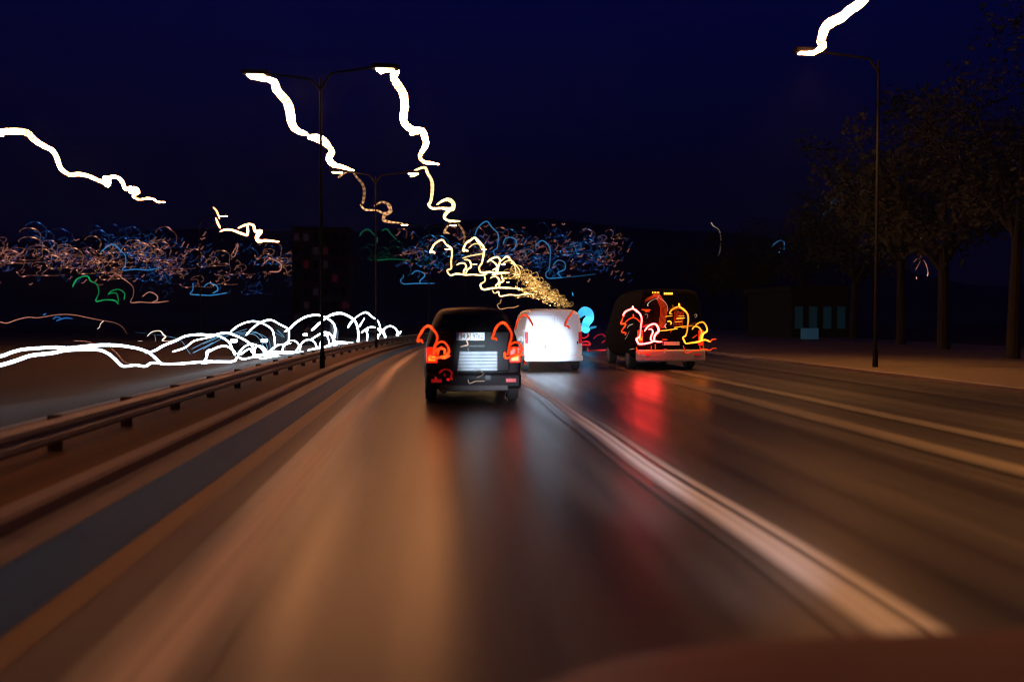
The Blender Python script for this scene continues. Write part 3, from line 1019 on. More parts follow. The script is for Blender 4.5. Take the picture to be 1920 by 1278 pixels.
VW = 0.55
VAR = [('arch', 'bar', 'hook', 'curl'), ('bar', 'hook', 'curl'), ('arch', 'curl'), ('hook', 'curl'), ('curl',), ('arch',)]
CM = {c: [sig_mesh('city_squiggle', ks, VW, CITY[c], sy=0.62, jit=1.6, step=3.0, dotted=0.75) for ks in VAR] for c in CITY}
WHERE = [
    # u0, u1, v0, v1, count, colours, label, group, scale
    (-60, 350, 446, 520, 34, ['orange', 'orange', 'pink'], 'tiny orange and pink light squiggle on the dark left hillside', 'warm city lights on the left hillside', (0.57, 0.97)),
    (60, 330, 470, 512, 24, ['orange', 'pink', 'pink'], 'tiny orange and pink light squiggle on the dark left hillside', 'warm city lights on the left hillside', (0.33, 0.63)),
    (330, 640, 455, 545, 18, ['pink', 'orange'], 'sparse warm light squiggle on the hillside left of the road end', 'sparse warm city lights', (0.49, 0.84)),
    (-60, 350, 432, 515, 34, ['deep', 'deep', 'blue'], 'tiny blue light squiggle among the orange ones on the left hillside', 'blue city lights on the left hillside', (0.49, 0.92)),
    (240, 640, 455, 560, 30, ['deep', 'blue', 'deep', 'deep'], 'sparse blue light squiggle on the hillside left of the road end', 'sparse blue city lights', (0.41, 0.80)),
    (770, 1130, 430, 520, 48, ['blue', 'deep', 'deep', 'blue', 'sky'], 'tiny blue light squiggle on the hillside above the road end', 'blue city lights above the road end', (0.45, 0.92)),
    (760, 1160, 430, 515, 34, ['pink', 'pink', 'orange'], 'tiny pink light squiggle on the hillside above the road end', 'pink city lights above the road end', (0.33, 0.80)),
    (700, 800, 450, 500, 9, ['green'], 'dim green light squiggle left of the golden knot', 'dim green city lights', (0.49, 0.84)),
]
for (u0, u1, v0, v1, n, cols, lab, grp, (s0, s1)) in WHERE:
    for i in range(n):
        u = random.uniform(u0, u1)
        v = random.triangular(v0, v1, (v0 + v1) / 2)
        k = random.choices(range(6), [4, 2, 2, 3, 2, 2])[0]
        o = bpy.data.objects.new('city_squiggle', CM[random.choice(cols)][k])
        place_sig(o, u, v, hill_depth(u, v + 22), random.uniform(s0, s1))
        tag(o, lab, 'light trail', grp)
        col.objects.link(o)
# the rest of the town: specks too many to count
V, F, G = [], [], []
for (u0, u1, v0, v1, n) in [(-60, 420, 438, 540, 260), (420, 660, 440, 560, 70), (740, 1180, 415, 535, 240)]:
    for i in range(n):
        u, v = random.uniform(u0, u1), random.triangular(v0, v1, (v0 + v1) / 2)
        Y = hill_depth(u, v + 10)
        a = random.uniform(-0.5, 0.9)
        ln = random.uniform(3, 12)
        P = [at_y(u + ln * q * math.cos(a), v - ln * q * math.sin(a) + 2 * math.sin(q * 5), Y) for q in (0, 0.35, 0.7, 1)]
        tube(P, [0.55 * Y / FPX] * 4, [random.uniform(0.3, 1)] * 4, V, F, G, 3)
me = glow_mesh('city_specks', V, F, G, CITY['deep'])
me.materials.append(CITY['pink'])
nf = len(me.polygons)
mi = [0] * nf
per = 3 * 3 + 2
for i in range(nf):
    random.seed(i // per)
    mi[i] = 1 if random.random() < 0.42 else 0
me.polygons.foreach_set('material_index', mi)
o = bpy.data.objects.new('city_specks', me)
tag(o, 'countless faint specks of town lights on the hillside', kind='stuff')
col.objects.link(o)
random.seed(21)

z5 = lambda p: zoomed(0, 380, 3, p)
trail('bright green hooked light trail low on the left hillside', M['t_green'],
      [(z5([(408, 475), (420, 448), (440, 425), (490, 412), (510, 440), (545, 460), (556, 505), (540, 553), (590, 546), (645, 550), (668, 572)]), [3, 3, 2.5, 3, 2.2, 2, 1.8, 3, 2.2, 3, 2], 300, [1, 1.3, 0.9, 1.6, 0.8, 0.8, 0.6, 1.4, 0.9, 1.4, 1]),
       (z5([(606, 518), (630, 495), (670, 488), (700, 510), (698, 545)]), [3, 2, 2, 2, 2.5], 300, 0.9),
       (z5([(610, 510), (655, 510), (667, 560)]), [2.5, 2, 1.6], 300, 0.8)])
trail('orange hooked light trail right of the green one', M['t_pink'],
      [(z5([(605, 440), (650, 400), (690, 425), (745, 470), (750, 520), (735, 560), (790, 558), (860, 562), (950, 553)]), [1.5, 1.5, 1.8, 1.2, 1.2, 2, 1.5, 2, 1.2], 310, [0.6, 0.6, 1, 0.4, 0.4, 1, 0.7, 1, 0.5]),
       (z5([(800, 528), (840, 502), (880, 520), (885, 545), (855, 560)]), [1.5, 1.5, 1.8, 2, 1.5], 310, 0.9)])
trail('vivid blue hooked light trail between the warm ones on the left hillside', CITY['sky'],
      [(z5([(565, 280), (600, 250), (640, 235), (680, 270), (705, 300), (705, 350), (690, 380), (760, 374), (830, 378), (905, 366)]), [2, 2, 2.5, 1.6, 1.4, 1.4, 2.2, 1.6, 2, 1.4], 400, 0.8)])
trail('light blue hooked light trail below the sparse lights left of the road end', CITY['sky'],
      [(z5([(1085, 450), (1085, 490), (1070, 513), (1120, 518), (1190, 520), (1280, 506)]), [1.3, 1.3, 2.4, 1.8, 2.2, 1.4], 330, 0.9),
       (z5([(1145, 475), (1175, 452), (1215, 465), (1225, 490), (1195, 510)]), [1.8, 1.6, 1.8, 2.4, 2], 330, 0.9)])
trail('orange curled light trail under the short cream lamp trail', M['t_pink'],
      [(z5([(1478, 345), (1515, 318), (1550, 325), (1582, 350), (1570, 385), (1515, 388)]), [1.5, 1.5, 1.5, 2, 2.5, 2], 420, 0.9), (z5([(1300, 295), (1340, 235), (1320, 300), (1300, 300)]), [1.3, 1.6, 1.6, 1.4], 420, 0.7)])
zr = lambda p: zoomed(640, 380, 3.2, p)
trail('vivid blue arch-shaped light trail above the golden knot', CITY['sky'],
      [(zr([(800, 200), (820, 150), (870, 112), (905, 150), (940, 190), (935, 270), (915, 285), (930, 320), (1030, 310)]), [2, 2, 2.6, 2, 1.8, 1.6, 2, 2, 1.6], 380, 0.75),
       (zr([(970, 250), (985, 215), (1020, 208), (1050, 230), (1040, 270), (1015, 290)]), [1.8] * 6, 380, 0.8)])
trail('light blue arch and bar light trail right of the golden knot', CITY['sky'],
      [(zr([(1165, 270), (1175, 245), (1210, 228), (1250, 270), (1252, 340), (1245, 400), (1228, 420), (1240, 452), (1330, 448)]), [1.8, 1.8, 2.6, 1.6, 1.3, 1.3, 2, 2, 2], 390, 0.75),
       (zr([(1268, 378), (1300, 345), (1340, 360), (1340, 400), (1300, 420), (1320, 448)]), [1.8, 1.6, 1.6, 2, 2.2, 2], 390, 0.75),
       (zr([(1330, 448), (1420, 440), (1525, 428)]), [1.6, 1.5, 1.2], 390, 0.3)])
trail('light blue corner and bar light trail below the green ones', CITY['sky'],
      [(zr([(372, 430), (370, 450), (355, 462), (372, 486), (450, 484), (560, 484)]), [1.4, 1.6, 2.2, 2.2, 1.8, 1.4], 360, 0.7), (zr([(420, 430), (450, 408), (490, 420), (500, 440), (470, 470), (480, 486)]), [1.8, 1.8, 1.6, 2.4, 2.2, 2], 360, 0.75)])
trail('dim green arched light trail in the sky left of the knot', CITY['green'],
      [(zr([(110, 200), (125, 175), (160, 160), (195, 190), (215, 215), (210, 245)]), [3, 2.5, 3.5, 2, 3, 4], 380, 1.2), (zr([(240, 170), (272, 158), (300, 190), (330, 220)]), [2, 3.5, 2, 2], 380, 1.2),
       (zr([(200, 330), (215, 345), (300, 338), (420, 345)]), [3, 3, 2, 3], 380, 1.0)])
trail('small bright blue light trail high among the right trees', CITY['sky'],
      [(z1([(740, 1265), (735, 1235), (755, 1210), (785, 1200)]), [2.5, 2.5, 1.6, 1.2], 70, 0.35), (z1([(785, 1170), (800, 1140), (835, 1155), (860, 1165), (860, 1195)]), [2.5, 2, 2.2, 1.8, 1.5], 70, 0.5),
       (z1([(865, 1243), (890, 1238), (920, 1226)]), [3, 2.5, 4.5], 70, 1.1)])
zq = lambda p: zoomed(1280, 340, 3, p)
trail('small blue hook-shaped light trail left of the bigger blue one by the trees', CITY['sky'],
      [(zq([(503, 368), (515, 352), (540, 335), (565, 335), (572, 360), (570, 388)]), [3, 2, 2, 3, 2, 2.5], 75, 0.6), (zq([(552, 375), (540, 405)]), [2.5, 3], 75, 0.7)])
trail('thin orange figure-of-eight light trail among the dark right trees', M['t_pink'],
      [(zq([(1296, 347), (1300, 325), (1328, 310), (1350, 330), (1357, 355), (1345, 400), (1335, 450), (1310, 498)]), [3, 1.3, 2, 2.2, 1.8, 1, 1.2, 1.5], 60, [1.2, 0.4, 1.2, 1.2, 0.9, 0.15, 0.4, 0.6]),
       (zq([(1318, 282), (1328, 310)]), [3, 2.5], 60, 1.6), (zq([(1298, 455), (1320, 435), (1350, 440), (1370, 470), (1380, 515), (1374, 533)]), [1.5, 1.3, 1, 1.8, 1.5, 3.2], 60, [0.4, 0.4, 0.3, 0.8, 0.5, 1.6]),
       (zq([(1314, 535), (1316, 550)]), [2, 3], 60, 1.3)])
trail('tiny cream flecks of light high in the right trees', M['t_cream'], [(z1([(1512, 845), (1517, 838)]), 1.8, 50, 0.6), (z1([(1515, 905), (1520, 890)]), 2.2, 50, 0.5), (z1([(1608, 917), (1612, 913)]), 2.2, 50, 0.8), (z1([(1490, 889), (1493, 886)]), 1.6, 50, 0.4)])
trail('thin dotted cream light trail in the dark right of the bend', M['t_cream'], [(zq([(160, 230), (172, 250), (205, 275), (215, 330), (208, 400), (195, 420)]), [2, 1.2, 1, 0.9, 0.9, 0.8], 200, [0.6, 0.3, 0.2, 0.15, 0.15, 0.12])])

# --- oncoming headlights: the trails follow the oncoming carriageway round the bend
HY = [(-300, 12.5), (0, 15.0), (300, 21), (500, 32), (640, 50), (780, 92)]


def head_y(u):
    for (a, ya), (b, yb) in zip(HY, HY[1:]):
        if u <= b:
            t = (u - a) / (b - a)
            return 1 / (1 / ya + (1 / yb - 1 / ya) * t)
    return 92.0


h3 = lambda p: zoomed(0, 540, 4.7325, p)
h4 = lambda p: zoomed(380, 540, 4.571, p)
HG = 'white headlight trails of the oncoming traffic'
T = lambda lab, paths, m='t_head', **k: trail(lab, M[m], [(p[0], p[1], head_y) + tuple(p[2:]) for p in paths], HG, **k)
T('upper of the two long white headlight trails entering at the left edge', [
    (h3([(-900, 700), (-300, 660), (0, 605), (100, 570), (200, 545), (300, 535), (480, 525), (600, 530), (700, 522), (880, 505), (1050, 508), (1200, 530), (1300, 560), (1350, 595), (1420, 660), (1450, 672), (1600, 670), (1750, 657), (1893, 648)]), [9, 8, 8, 7.5, 7.5, 7.5, 8, 7, 7, 7])])
T('lower of the two long white headlight trails entering at the left edge', [
    (h3([(-900, 830), (-300, 760), (0, 685), (120, 650), (250, 605), (330, 590), (470, 575), (600, 550), (850, 545), (950, 575), (1020, 630), (1090, 690), (1200, 682), (1290, 692), (1340, 665), (1440, 665)]), [9, 9, 9, 8.5, 8.5, 8, 7.5, 7, 7])])
T('white headlight trail rising to two low arches at left', [
    (h3([(1290, 575), (1370, 555), (1450, 510), (1550, 470), (1650, 425), (1780, 412), (1900, 425)]), [4, 7, 6.5, 6.5, 6, 7, 7]),
    (h4([(20, 402), (110, 402), (180, 430), (230, 470), (258, 530), (278, 575)]), [6, 6, 5.5, 5.5, 5.5, 6]),
    (h4([(100, 402), (200, 382), (300, 415), (370, 450), (420, 490), (440, 530)]), [6, 6, 6, 5.5, 6, 6])])
T('thin white slanting headlight trail below the low arches', [(h3([(1530, 565), (1640, 528), (1720, 470), (1850, 438), (1893, 428)]), [4.5, 5, 4.5, 4.5, 4])])
T('white headlight trail with a square corner and knob in the low arches', [
    (h3([(1790, 670), (1830, 620), (1842, 562), (1893, 545)]), [6, 6, 8, 6]), (h4([(40, 550), (120, 510), (190, 495), (240, 515), (285, 560)]), [6, 6, 6, 5.5, 6])])
T('white double arch headlight trail in the middle of the tangle', [
    (h4([(240, 372), (300, 325), (380, 292), (450, 285), (520, 305), (590, 350), (610, 400), (622, 500)]), [5, 5, 5, 5.5, 4.5, 5, 5, 4.5]),
    (h4([(370, 405), (430, 340), (510, 288), (590, 275), (660, 310), (730, 350), (740, 400), (735, 480)]), [5, 5, 5, 6, 4.5, 5, 5, 4.5])])
T('large white arch headlight trail, left one of the tall pair', [
    (h4([(700, 372), (740, 352), (800, 295), (880, 248), (970, 230), (1040, 245), (1110, 290), (1135, 340), (1130, 430)]), [5, 6, 6, 5.5, 6, 5, 5.5, 6, 6])])
T('large white arch headlight trail, right one of the tall pair', [
    (h4([(935, 362), (1000, 302), (1080, 240), (1170, 215), (1230, 230), (1300, 275), (1325, 330), (1335, 400), (1330, 470)]), [6, 7, 5.5, 7.5, 6, 6, 5.5, 5.5, 7])])
T('thin white arch headlight trail with a blob at its foot', [
    (h4([(1245, 340), (1258, 315), (1280, 285), (1335, 235), (1400, 208), (1450, 245), (1500, 280), (1522, 340), (1520, 400)]), [5, 6, 3.5, 3.5, 5, 4, 3.5, 3.5, 4]),
    (h4([(1340, 330), (1355, 310), (1388, 255)]), [6, 3.5, 2.5])])
T('small white arch headlight trail near the road end, left of two', [
    (h4([(1360, 382), (1385, 362), (1430, 335), (1490, 340), (1520, 375)]), [5, 4, 4, 4.5, 5]), (h4([(1400, 362), (1412, 400), (1408, 465)]), [4.5, 4, 4])])
T('small white arch headlight trail near the road end, right of two', [
    (h4([(1545, 390), (1560, 345), (1610, 325), (1650, 345), (1675, 390), (1655, 430)]), [5, 4, 4, 4, 6, 5]),
    (h4([(1660, 400), (1690, 382), (1700, 370)]), [6, 6, 4]), (h4([(1520, 370), (1550, 385), (1575, 440)]), [7, 7, 4]),
    (h4([(1505, 395), (1500, 450), (1530, 478), (1620, 468), (1710, 460)]), [6, 6, 5, 4, 2.5])])
T('thin white bar of headlight trail ending beside the red hook', [(h4([(1500, 465), (1600, 440), (1700, 425), (1760, 424), (1835, 418)]), [4, 4, 4, 3.5, 2.5])])
T('long white base line of the headlight tangle', [
    (h4([(0, 640), (100, 630), (260, 627), (300, 590), (350, 608), (450, 588), (520, 602), (620, 580), (700, 592), (860, 586), (1005, 584)]), [7, 7, 7, 6, 5, 5, 6, 5, 5, 4, 3]),
    (h4([(520, 560), (620, 548), (700, 552), (850, 552), (950, 540)]), [6, 8, 8, 7, 6]), (h4([(430, 580), (520, 572), (640, 570)]), [7, 8, 7])])
T('second white base line nearer the road end', [(h4([(900, 535), (1000, 520), (1100, 510), (1150, 525), (1250, 508)]), [7, 9, 7, 5, 3]), (h4([(980, 530), (1060, 500), (1130, 470), (1200, 466), (1340, 474), (1490, 464)]), [6, 7, 8, 5, 5, 3])])
T('cluster of small white loops inside the headlight tangle', [
    (h4([(300, 568), (360, 500), (430, 480), (500, 512), (540, 565)]), [6, 5, 5, 5, 6]), (h4([(320, 570), (400, 520), (430, 560)]), [6, 5, 6]),
    (h4([(440, 565), (460, 500), (520, 505), (560, 560)]), [5, 5, 4, 4]), (h4([(560, 550), (640, 490), (700, 480), (740, 452), (790, 452), (825, 490), (800, 540)]), [6, 6, 5, 4.5, 4, 4, 5]),
    (h4([(680, 540), (700, 490), (760, 470)]), [5, 4, 3]), (h4([(830, 540), (850, 470), (910, 440), (960, 465), (985, 530)]), [5, 4, 5, 4, 5]),
    (h4([(930, 440), (1010, 390), (1060, 378), (1100, 400), (1125, 450), (1150, 500)]), [5, 5, 5, 5, 6, 7]), (h4([(1000, 520), (1020, 430), (1050, 400), (1075, 430), (1090, 510)]), [5, 3, 3, 3, 5]),
    (h4([(1120, 440), (1140, 470), (1120, 500)]), [7, 8, 7])])
T('faint blue fan of curved headlight lines behind the low arches', [
    (h3([(1700, 540), (1893, 445), (2060, 390)]), [1.6, 1.4, 1.2]), (h3([(1690, 585), (1660, 545), (1610, 470), (1500, 430), (1200, 390)]), [1.5, 1.3, 1, 0.8, 0.6], [1, 0.9, 0.5, 0.25, 0.15]),
    (h3([(1710, 575), (1780, 540), (1893, 480)]), [2.5, 2, 1.5]), (h4([(0, 525), (120, 455), (240, 395), (380, 350)]), [1.6, 1.5, 1.4, 1.2]), (h4([(0, 480), (140, 420), (300, 345)]), [1.4, 1.4, 1.2]),
    (h4([(260, 395), (430, 372), (500, 410), (545, 480), (560, 550)]), [1.6, 1.6, 1.6, 1.8, 1.6]), (h4([(300, 400), (430, 395), (490, 440), (520, 500), (530, 555)]), [1.6, 1.6, 1.6, 1.8, 1.6]),
    (h4([(330, 420), (450, 385), (540, 420), (575, 470), (578, 545)]), [1.2, 1.3, 1.4, 1.3, 1.2]), (h4([(640, 360), (700, 420), (620, 380)]), [4, 2, 2], 0.5)], 't_head_blue')
PG = 'thin pink trails above the headlights'
trail('thin pink light trail waving in from the left edge above the headlights', M['t_pink'], [(h3([(-100, 290), (0, 300), (60, 310), (150, 280), (250, 258), (340, 262), (520, 235), (650, 237), (780, 262), (900, 286), (1010, 305), (1080, 340), (1130, 410)]), [2.4, 2.4, 2.2, 2, 2, 2, 1.8, 1.2], 70, [1, 0.9, 0.7, 0.6, 0.6, 0.4, 0.15])], PG, beads=0.3)
trail('dashed red-pink light trail dropping between the two long headlight trails', M['t_pink'], [(h3([(650, 465), (760, 472), (830, 490)]), [1.6, 2, 1.8], 40, 0.8), (h3([(980, 530), (1040, 580), (1110, 657), (1200, 652)]), [1.8, 2, 1.8, 1.2], 20.5, [0.8, 0.8, 0.6, 0.15])], PG, beads=0.7)
trail('cream hook-shaped light trail above the long headlight trails', M['t_cream'], [(h3([(1305, 427), (1350, 388), (1420, 380), (1450, 415), (1470, 430), (1440, 465), (1500, 470), (1555, 455)]), [2.2, 2.4, 2.2, 3.5, 4, 3, 2, 1.6], 60, [1.2, 1.2, 1, 1.4, 1.5, 1.4, 0.8, 0.6]),
      (h3([(1125, 483), (1165, 492), (1240, 470), (1310, 485), (1370, 492), (1380, 450), (1370, 410)]), [3, 3, 2, 2.4, 2.4, 1.4, 1], 60, [1, 1, 0.6, 0.7, 0.7, 0.3, 0.2]), (h3([(862, 362), (885, 345), (890, 318), (920, 290)]), [2.5, 1.5, 1.5, 3], 60, 0.9)], PG)
trail('small blue smudge of light above the pink trail at left', CITY['blue'], [(h3([(380, 240), (410, 225)]), 3, 90, 0.9), (h3([(470, 275), (500, 255), (540, 270), (500, 290), (580, 265), (650, 272)]), [4, 3, 3, 3, 4, 1.5], 90, 0.6)])

oncoming(at_y(462, 680, 34).x, 34.5, 'navy_paint', 'dark oncoming car nearest on the left carriageway, among the white headlight trails')
oncoming(at_y(590, 660, 48).x, 48.5, 'dark_paint', 'dark oncoming car in the middle of the white headlight tangle')
oncoming(at_y(700, 640, 72).x, 72.5, 'navy_paint', 'dark oncoming car farthest along, near the road end')

# --- tail lights of the car ahead
c1 = lambda p: zoomed(740, 520, 4.7325, p)
CY = CAR_Y - 0.30
TG = 'red trails of the tail lights ahead'
trail('red-orange hook-shaped tail light trail on the left of the dark hatchback', M['t_red'], [
    (c1([(250, 585), (235, 555), (205, 570), (212, 530), (235, 490), (265, 445), (305, 425)]), [6, 7, 7, 7, 7.5, 6.5, 8], CY, [0.9, 1, 0.9, 1, 1.6, 1, 2.4]),
    (c1([(305, 425), (340, 460), (375, 510), (375, 560), (355, 610), (352, 650), (345, 690)]), [8, 7, 7, 7, 7, 8, 8], CY, [2.2, 0.9, 0.7, 0.7, 0.7, 1, 1.2]),
    (c1([(355, 615), (395, 575), (440, 575), (475, 620), (480, 665), (455, 690)]), [5, 6, 6, 6, 7, 8], CY, [0.7, 0.9, 0.9, 0.9, 1.3, 2.2]),
    (c1([(360, 660), (400, 630), (445, 640), (440, 680)]), [6, 7, 7, 7], CY, [1, 1.4, 2.0, 1.8]), (c1([(385, 690), (390, 650), (420, 610)]), [6, 6, 5], CY, 1.0),
    (c1([(315, 685), (330, 722), (400, 708), (440, 706), (495, 692)]), [8, 8, 7, 10, 5], CY, [2.2, 2.2, 1.2, 3.2, 1.0])], TG)
trail('red-orange hook-shaped tail light trail on the right of the dark hatchback', M['t_red'], [
    (c1([(905, 560), (895, 540), (865, 540), (880, 500), (890, 465), (920, 420), (963, 395)]), [6, 7, 7, 7, 7.5, 6.5, 8], CY, [0.9, 1, 0.9, 1, 1.5, 1, 2.4]),
    (c1([(963, 395), (1000, 430), (1035, 490), (1035, 540), (1020, 590), (1012, 645), (1000, 690)]), [8, 7, 7, 7, 7, 7, 7], CY, [2.2, 0.9, 0.7, 0.7, 0.7, 0.8, 1]),
    (c1([(1010, 620), (1050, 580), (1095, 580), (1130, 620), (1120, 670)]), [5, 6, 6, 6, 6], CY, [0.8, 0.9, 0.9, 0.9, 1.3]), (c1([(1030, 650), (1060, 620), (1090, 650), (1080, 690)]), [5, 5, 5, 6], CY, 1.2),
    (c1([(975, 660), (985, 712), (1050, 702), (1090, 690), (1145, 685)]), [7, 7, 6, 7, 5], CY, [2, 2.2, 1.2, 2.4, 1.2])], TG)
trail('dim red reflector trail low on the left of the dark hatchback', M['t_red_dim'], [
    (c1([(395, 850), (420, 825), (460, 815), (505, 840), (500, 890), (515, 905)]), [6, 6, 5, 6, 6, 6], CY, [0.5, 0.5, 0.3, 0.5, 0.5, 1]), (c1([(360, 880), (370, 910)]), [6, 6], CY, 0.9), (c1([(460, 905), (490, 905)]), 9, CY, 1.5),
    (c1([(440, 850), (450, 880)]), 5, CY, 0.4)], TG)
trail('thin cream zigzag of light over the tailgate of the dark hatchback', M['t_cream'], [(c1([(655, 490), (668, 525), (640, 555), (650, 595), (620, 605), (580, 615)]), [3.2, 3, 3, 3.2, 2.5, 1.8], CY - 0.05, [0.9, 1, 1, 1, 0.8, 0.5]), (c1([(650, 620), (655, 655)]), [1.2, 2], CY - 0.05, 0.4)])
trail('thin pale squiggle of light on the bumper of the dark hatchback', M['t_cream'], [(c1([(700, 835), (740, 820), (790, 850), (770, 870), (725, 890)]), [1.4, 1.4, 1.2, 1.4, 1.4], CY - 0.1, 0.3), (c1([(650, 905), (665, 938), (720, 920), (800, 918)]), [1.6, 2, 2.4, 2.2], CY - 0.1, 0.4)])

# --- tail lights of the white van
v2 = lambda p: zoomed(920, 540, 6.4, p)
VY = VAN_Y - 0.3
trail('dim red arch-shaped tail light trail on the left of the white van', M['t_red'], [(v2([(290, 500), (310, 440), (325, 390), (360, 345), (410, 320), (460, 360), (500, 430), (510, 460)]), [6, 6, 6, 5, 6, 6, 6, 4], VY, [0.4, 0.4, 0.9, 0.5, 1.2, 0.55, 0.5, 0.4]), (v2([(400, 870), (425, 920)]), [6, 8], VY, 0.35)], TG)
trail('red zigzag tail light trail on the right of the white van', M['t_red'], [(v2([(945, 495), (935, 460), (895, 450), (920, 380), (960, 320), (1000, 275)]), [5, 6, 6, 5, 5, 6], VY, [0.5, 0.5, 0.5, 0.6, 0.5, 1.2])], TG)
trail('crimson scribble of tail lights right of the white van', M['t_crimson'], [
    (v2([(1010, 650), (1020, 710), (1100, 680), (1190, 680), (1160, 640), (1030, 650), (1060, 560), (1110, 600), (1170, 570), (1160, 530)]), [5, 6, 5, 6, 5, 4, 4, 4, 4, 4], 27, 1.2), (v2([(1160, 710), (1175, 765)]), [4, 5], 27, 0.8),
    (v2([(1235, 610), (1280, 565), (1350, 555), (1385, 610), (1330, 660)]), [2.5, 2.5, 2.5, 4, 3], 34, 0.7), (v2([(1180, 755), (1250, 745), (1310, 745), (1390, 740)]), [3, 3, 5, 5], 34, [0.4, 0.4, 1.3, 1.2])], TG)
trail('thick cyan-blue squiggle of light right of the white van', M['t_cyan'], [
    (v2([(1050, 355), (1080, 310), (1130, 275), (1180, 300), (1195, 360), (1160, 400), (1140, 450), (1130, 490), (1190, 500)]), [12, 16, 20, 20, 18, 20, 18, 18, 13], 40, [0.6, 0.8, 1, 0.9, 1.3, 2.0, 1.0, 1.6, 1.6]),
    (v2([(1190, 480), (1270, 462)]), [8, 6], 40, 0.4), (v2([(1075, 470), (1085, 420)]), [8, 7], 40, 0.5), (v2([(980, 50), (990, 95)]), [4, 3], 45, 0.5), (v2([(965, 410), (1000, 520)]), [2.5, 3], 38, 0.7)])

# --- tail lights of the minibus
m7 = lambda p: zoomed(1140, 530, 7.518, p)
BY = BUS_Y - 0.32
trail('thick rose-white tail light trail on the left of the minibus', M['t_rosewhite'], [
    (m7([(225, 470), (215, 450), (250, 405), (300, 380), (350, 365), (400, 395), (450, 440), (475, 510), (465, 600), (458, 700), (440, 765), (400, 790), (420, 840), (435, 865)]), [5, 6, 5, 5, 6, 5.5, 5, 5, 5, 4.5, 4.5, 5.5, 5.5, 5.5], BY, [0.6, 0.7, 0.6, 0.7, 1, 1, 0.7, 0.6, 0.5, 0.4, 0.4, 0.9, 1, 1]),
    (m7([(350, 325), (352, 365)]), [5.5, 6], BY, 1.2), (m7([(430, 865), (520, 858), (600, 840), (650, 820), (700, 830), (765, 830)]), [5, 5, 5.5, 6, 5, 3], BY, 0.8),
    (m7([(515, 685), (550, 630), (600, 592), (660, 580), (700, 615), (715, 680), (680, 715), (655, 760), (650, 810)]), [4.5, 5, 5, 5, 6, 7, 7, 6, 6], BY, 0.8), (m7([(570, 660), (610, 650), (635, 690), (610, 750), (605, 800), (640, 830)]), [4, 4.5, 5, 5, 5, 5], BY, 0.7)], TG)
trail('red zigzag of light hanging from the rose-white trail', M['t_red'], [(m7([(215, 475), (190, 550), (185, 580), (245, 575), (240, 610), (200, 665), (195, 695), (250, 705), (240, 740)]), [4, 4.5, 5, 5, 5, 4.5, 5, 5, 5], BY, [0.9, 0.9, 1.8, 2.0, 1.4, 0.7, 0.7, 0.8, 0.7]),
    (m7([(240, 560), (300, 510), (360, 490), (420, 520), (450, 560)]), [4, 4, 4.5, 4, 3.5], BY, 0.7), (m7([(355, 440), (362, 480)]), [4.5, 4.5], BY, 1.4), (m7([(470, 640), (470, 780)]), [3.5, 3.5], BY, 0.5)], TG)
trail('thick amber tail light trail on the right of the minibus', M['t_amber'], [
    (m7([(905, 440), (870, 430), (895, 385), (950, 350), (1005, 340), (1070, 380), (1120, 440), (1132, 520), (1122, 600), (1115, 680), (1090, 750), (1055, 770), (1080, 830), (1095, 860)]), [4, 5, 4.5, 4.5, 5.5, 5.5, 5, 5, 4.5, 4, 4, 5, 5, 5], BY, [0.7, 0.8, 0.7, 0.8, 1.6, 1.2, 0.9, 0.8, 0.7, 0.7, 0.7, 1.5, 1.5, 1.5]),
    (m7([(1000, 290), (1008, 335)]), [5, 6], BY, 3), (m7([(1090, 858), (1180, 845), (1270, 832), (1320, 812), (1380, 805), (1440, 832)]), [4.5, 4.5, 5.5, 5.5, 4.5, 5], BY, [1.3, 1.3, 2, 1.8, 1.4, 2]),
    (m7([(1185, 660), (1215, 620), (1265, 620), (1310, 660), (1320, 720), (1300, 770), (1310, 810)]), [4.5, 4.5, 4, 4, 5, 5, 5], BY, 1.0), (m7([(1230, 600), (1280, 565), (1340, 555), (1385, 610), (1395, 680), (1350, 710), (1325, 760), (1322, 800)]), [4, 4, 4.5, 4.5, 5, 6, 6, 5], BY, [0.8, 0.8, 1, 0.9, 1.2, 2.2, 2.2, 1.5])], TG)
trail('red tips of light trailing off the right of the minibus', M['t_red'], [(m7([(1440, 840), (1465, 800), (1530, 792)]), [4, 4.5, 4.5], BY, [1.4, 0.8, 0.5]), (m7([(1190, 780), (1260, 730)]), [4, 3], BY, 0.5), (m7([(760, 800), (840, 800)]), [4, 4], BY, 0.6)], TG)
trail('red lower echo of the left tail light under the minibus', M['t_red'], [(m7([(400, 905), (425, 990), (500, 980), (600, 972), (650, 950), (740, 955), (830, 930)]), [4.5, 5, 4, 4, 4.5, 4.5, 3.5], BY, [0.7, 1.0, 0.6, 0.7, 1, 0.9, 0.3]), (m7([(610, 880), (610, 960)]), [3.5, 3.5], BY, 0.5), (m7([(665, 860), (670, 950)]), [3.5, 3.5], BY, 0.5)], TG)
trail('red lower echo of the right tail light under the minibus', M['t_red'], [(m7([(1060, 880), (1075, 930), (1100, 985), (1190, 965), (1280, 950), (1330, 930), (1440, 950), (1470, 925), (1530, 920)]), [3.5, 3.5, 4, 3, 3.5, 3.5, 5, 3.5, 3], BY, [0.4, 0.4, 0.7, 0.5, 0.8, 0.6, 1, 0.6, 0.5]), (m7([(1295, 860), (1300, 945)]), [3, 3], BY, 0.5), (m7([(1340, 860), (1345, 935)]), [3, 3], BY, 0.5)], TG)
rib = []
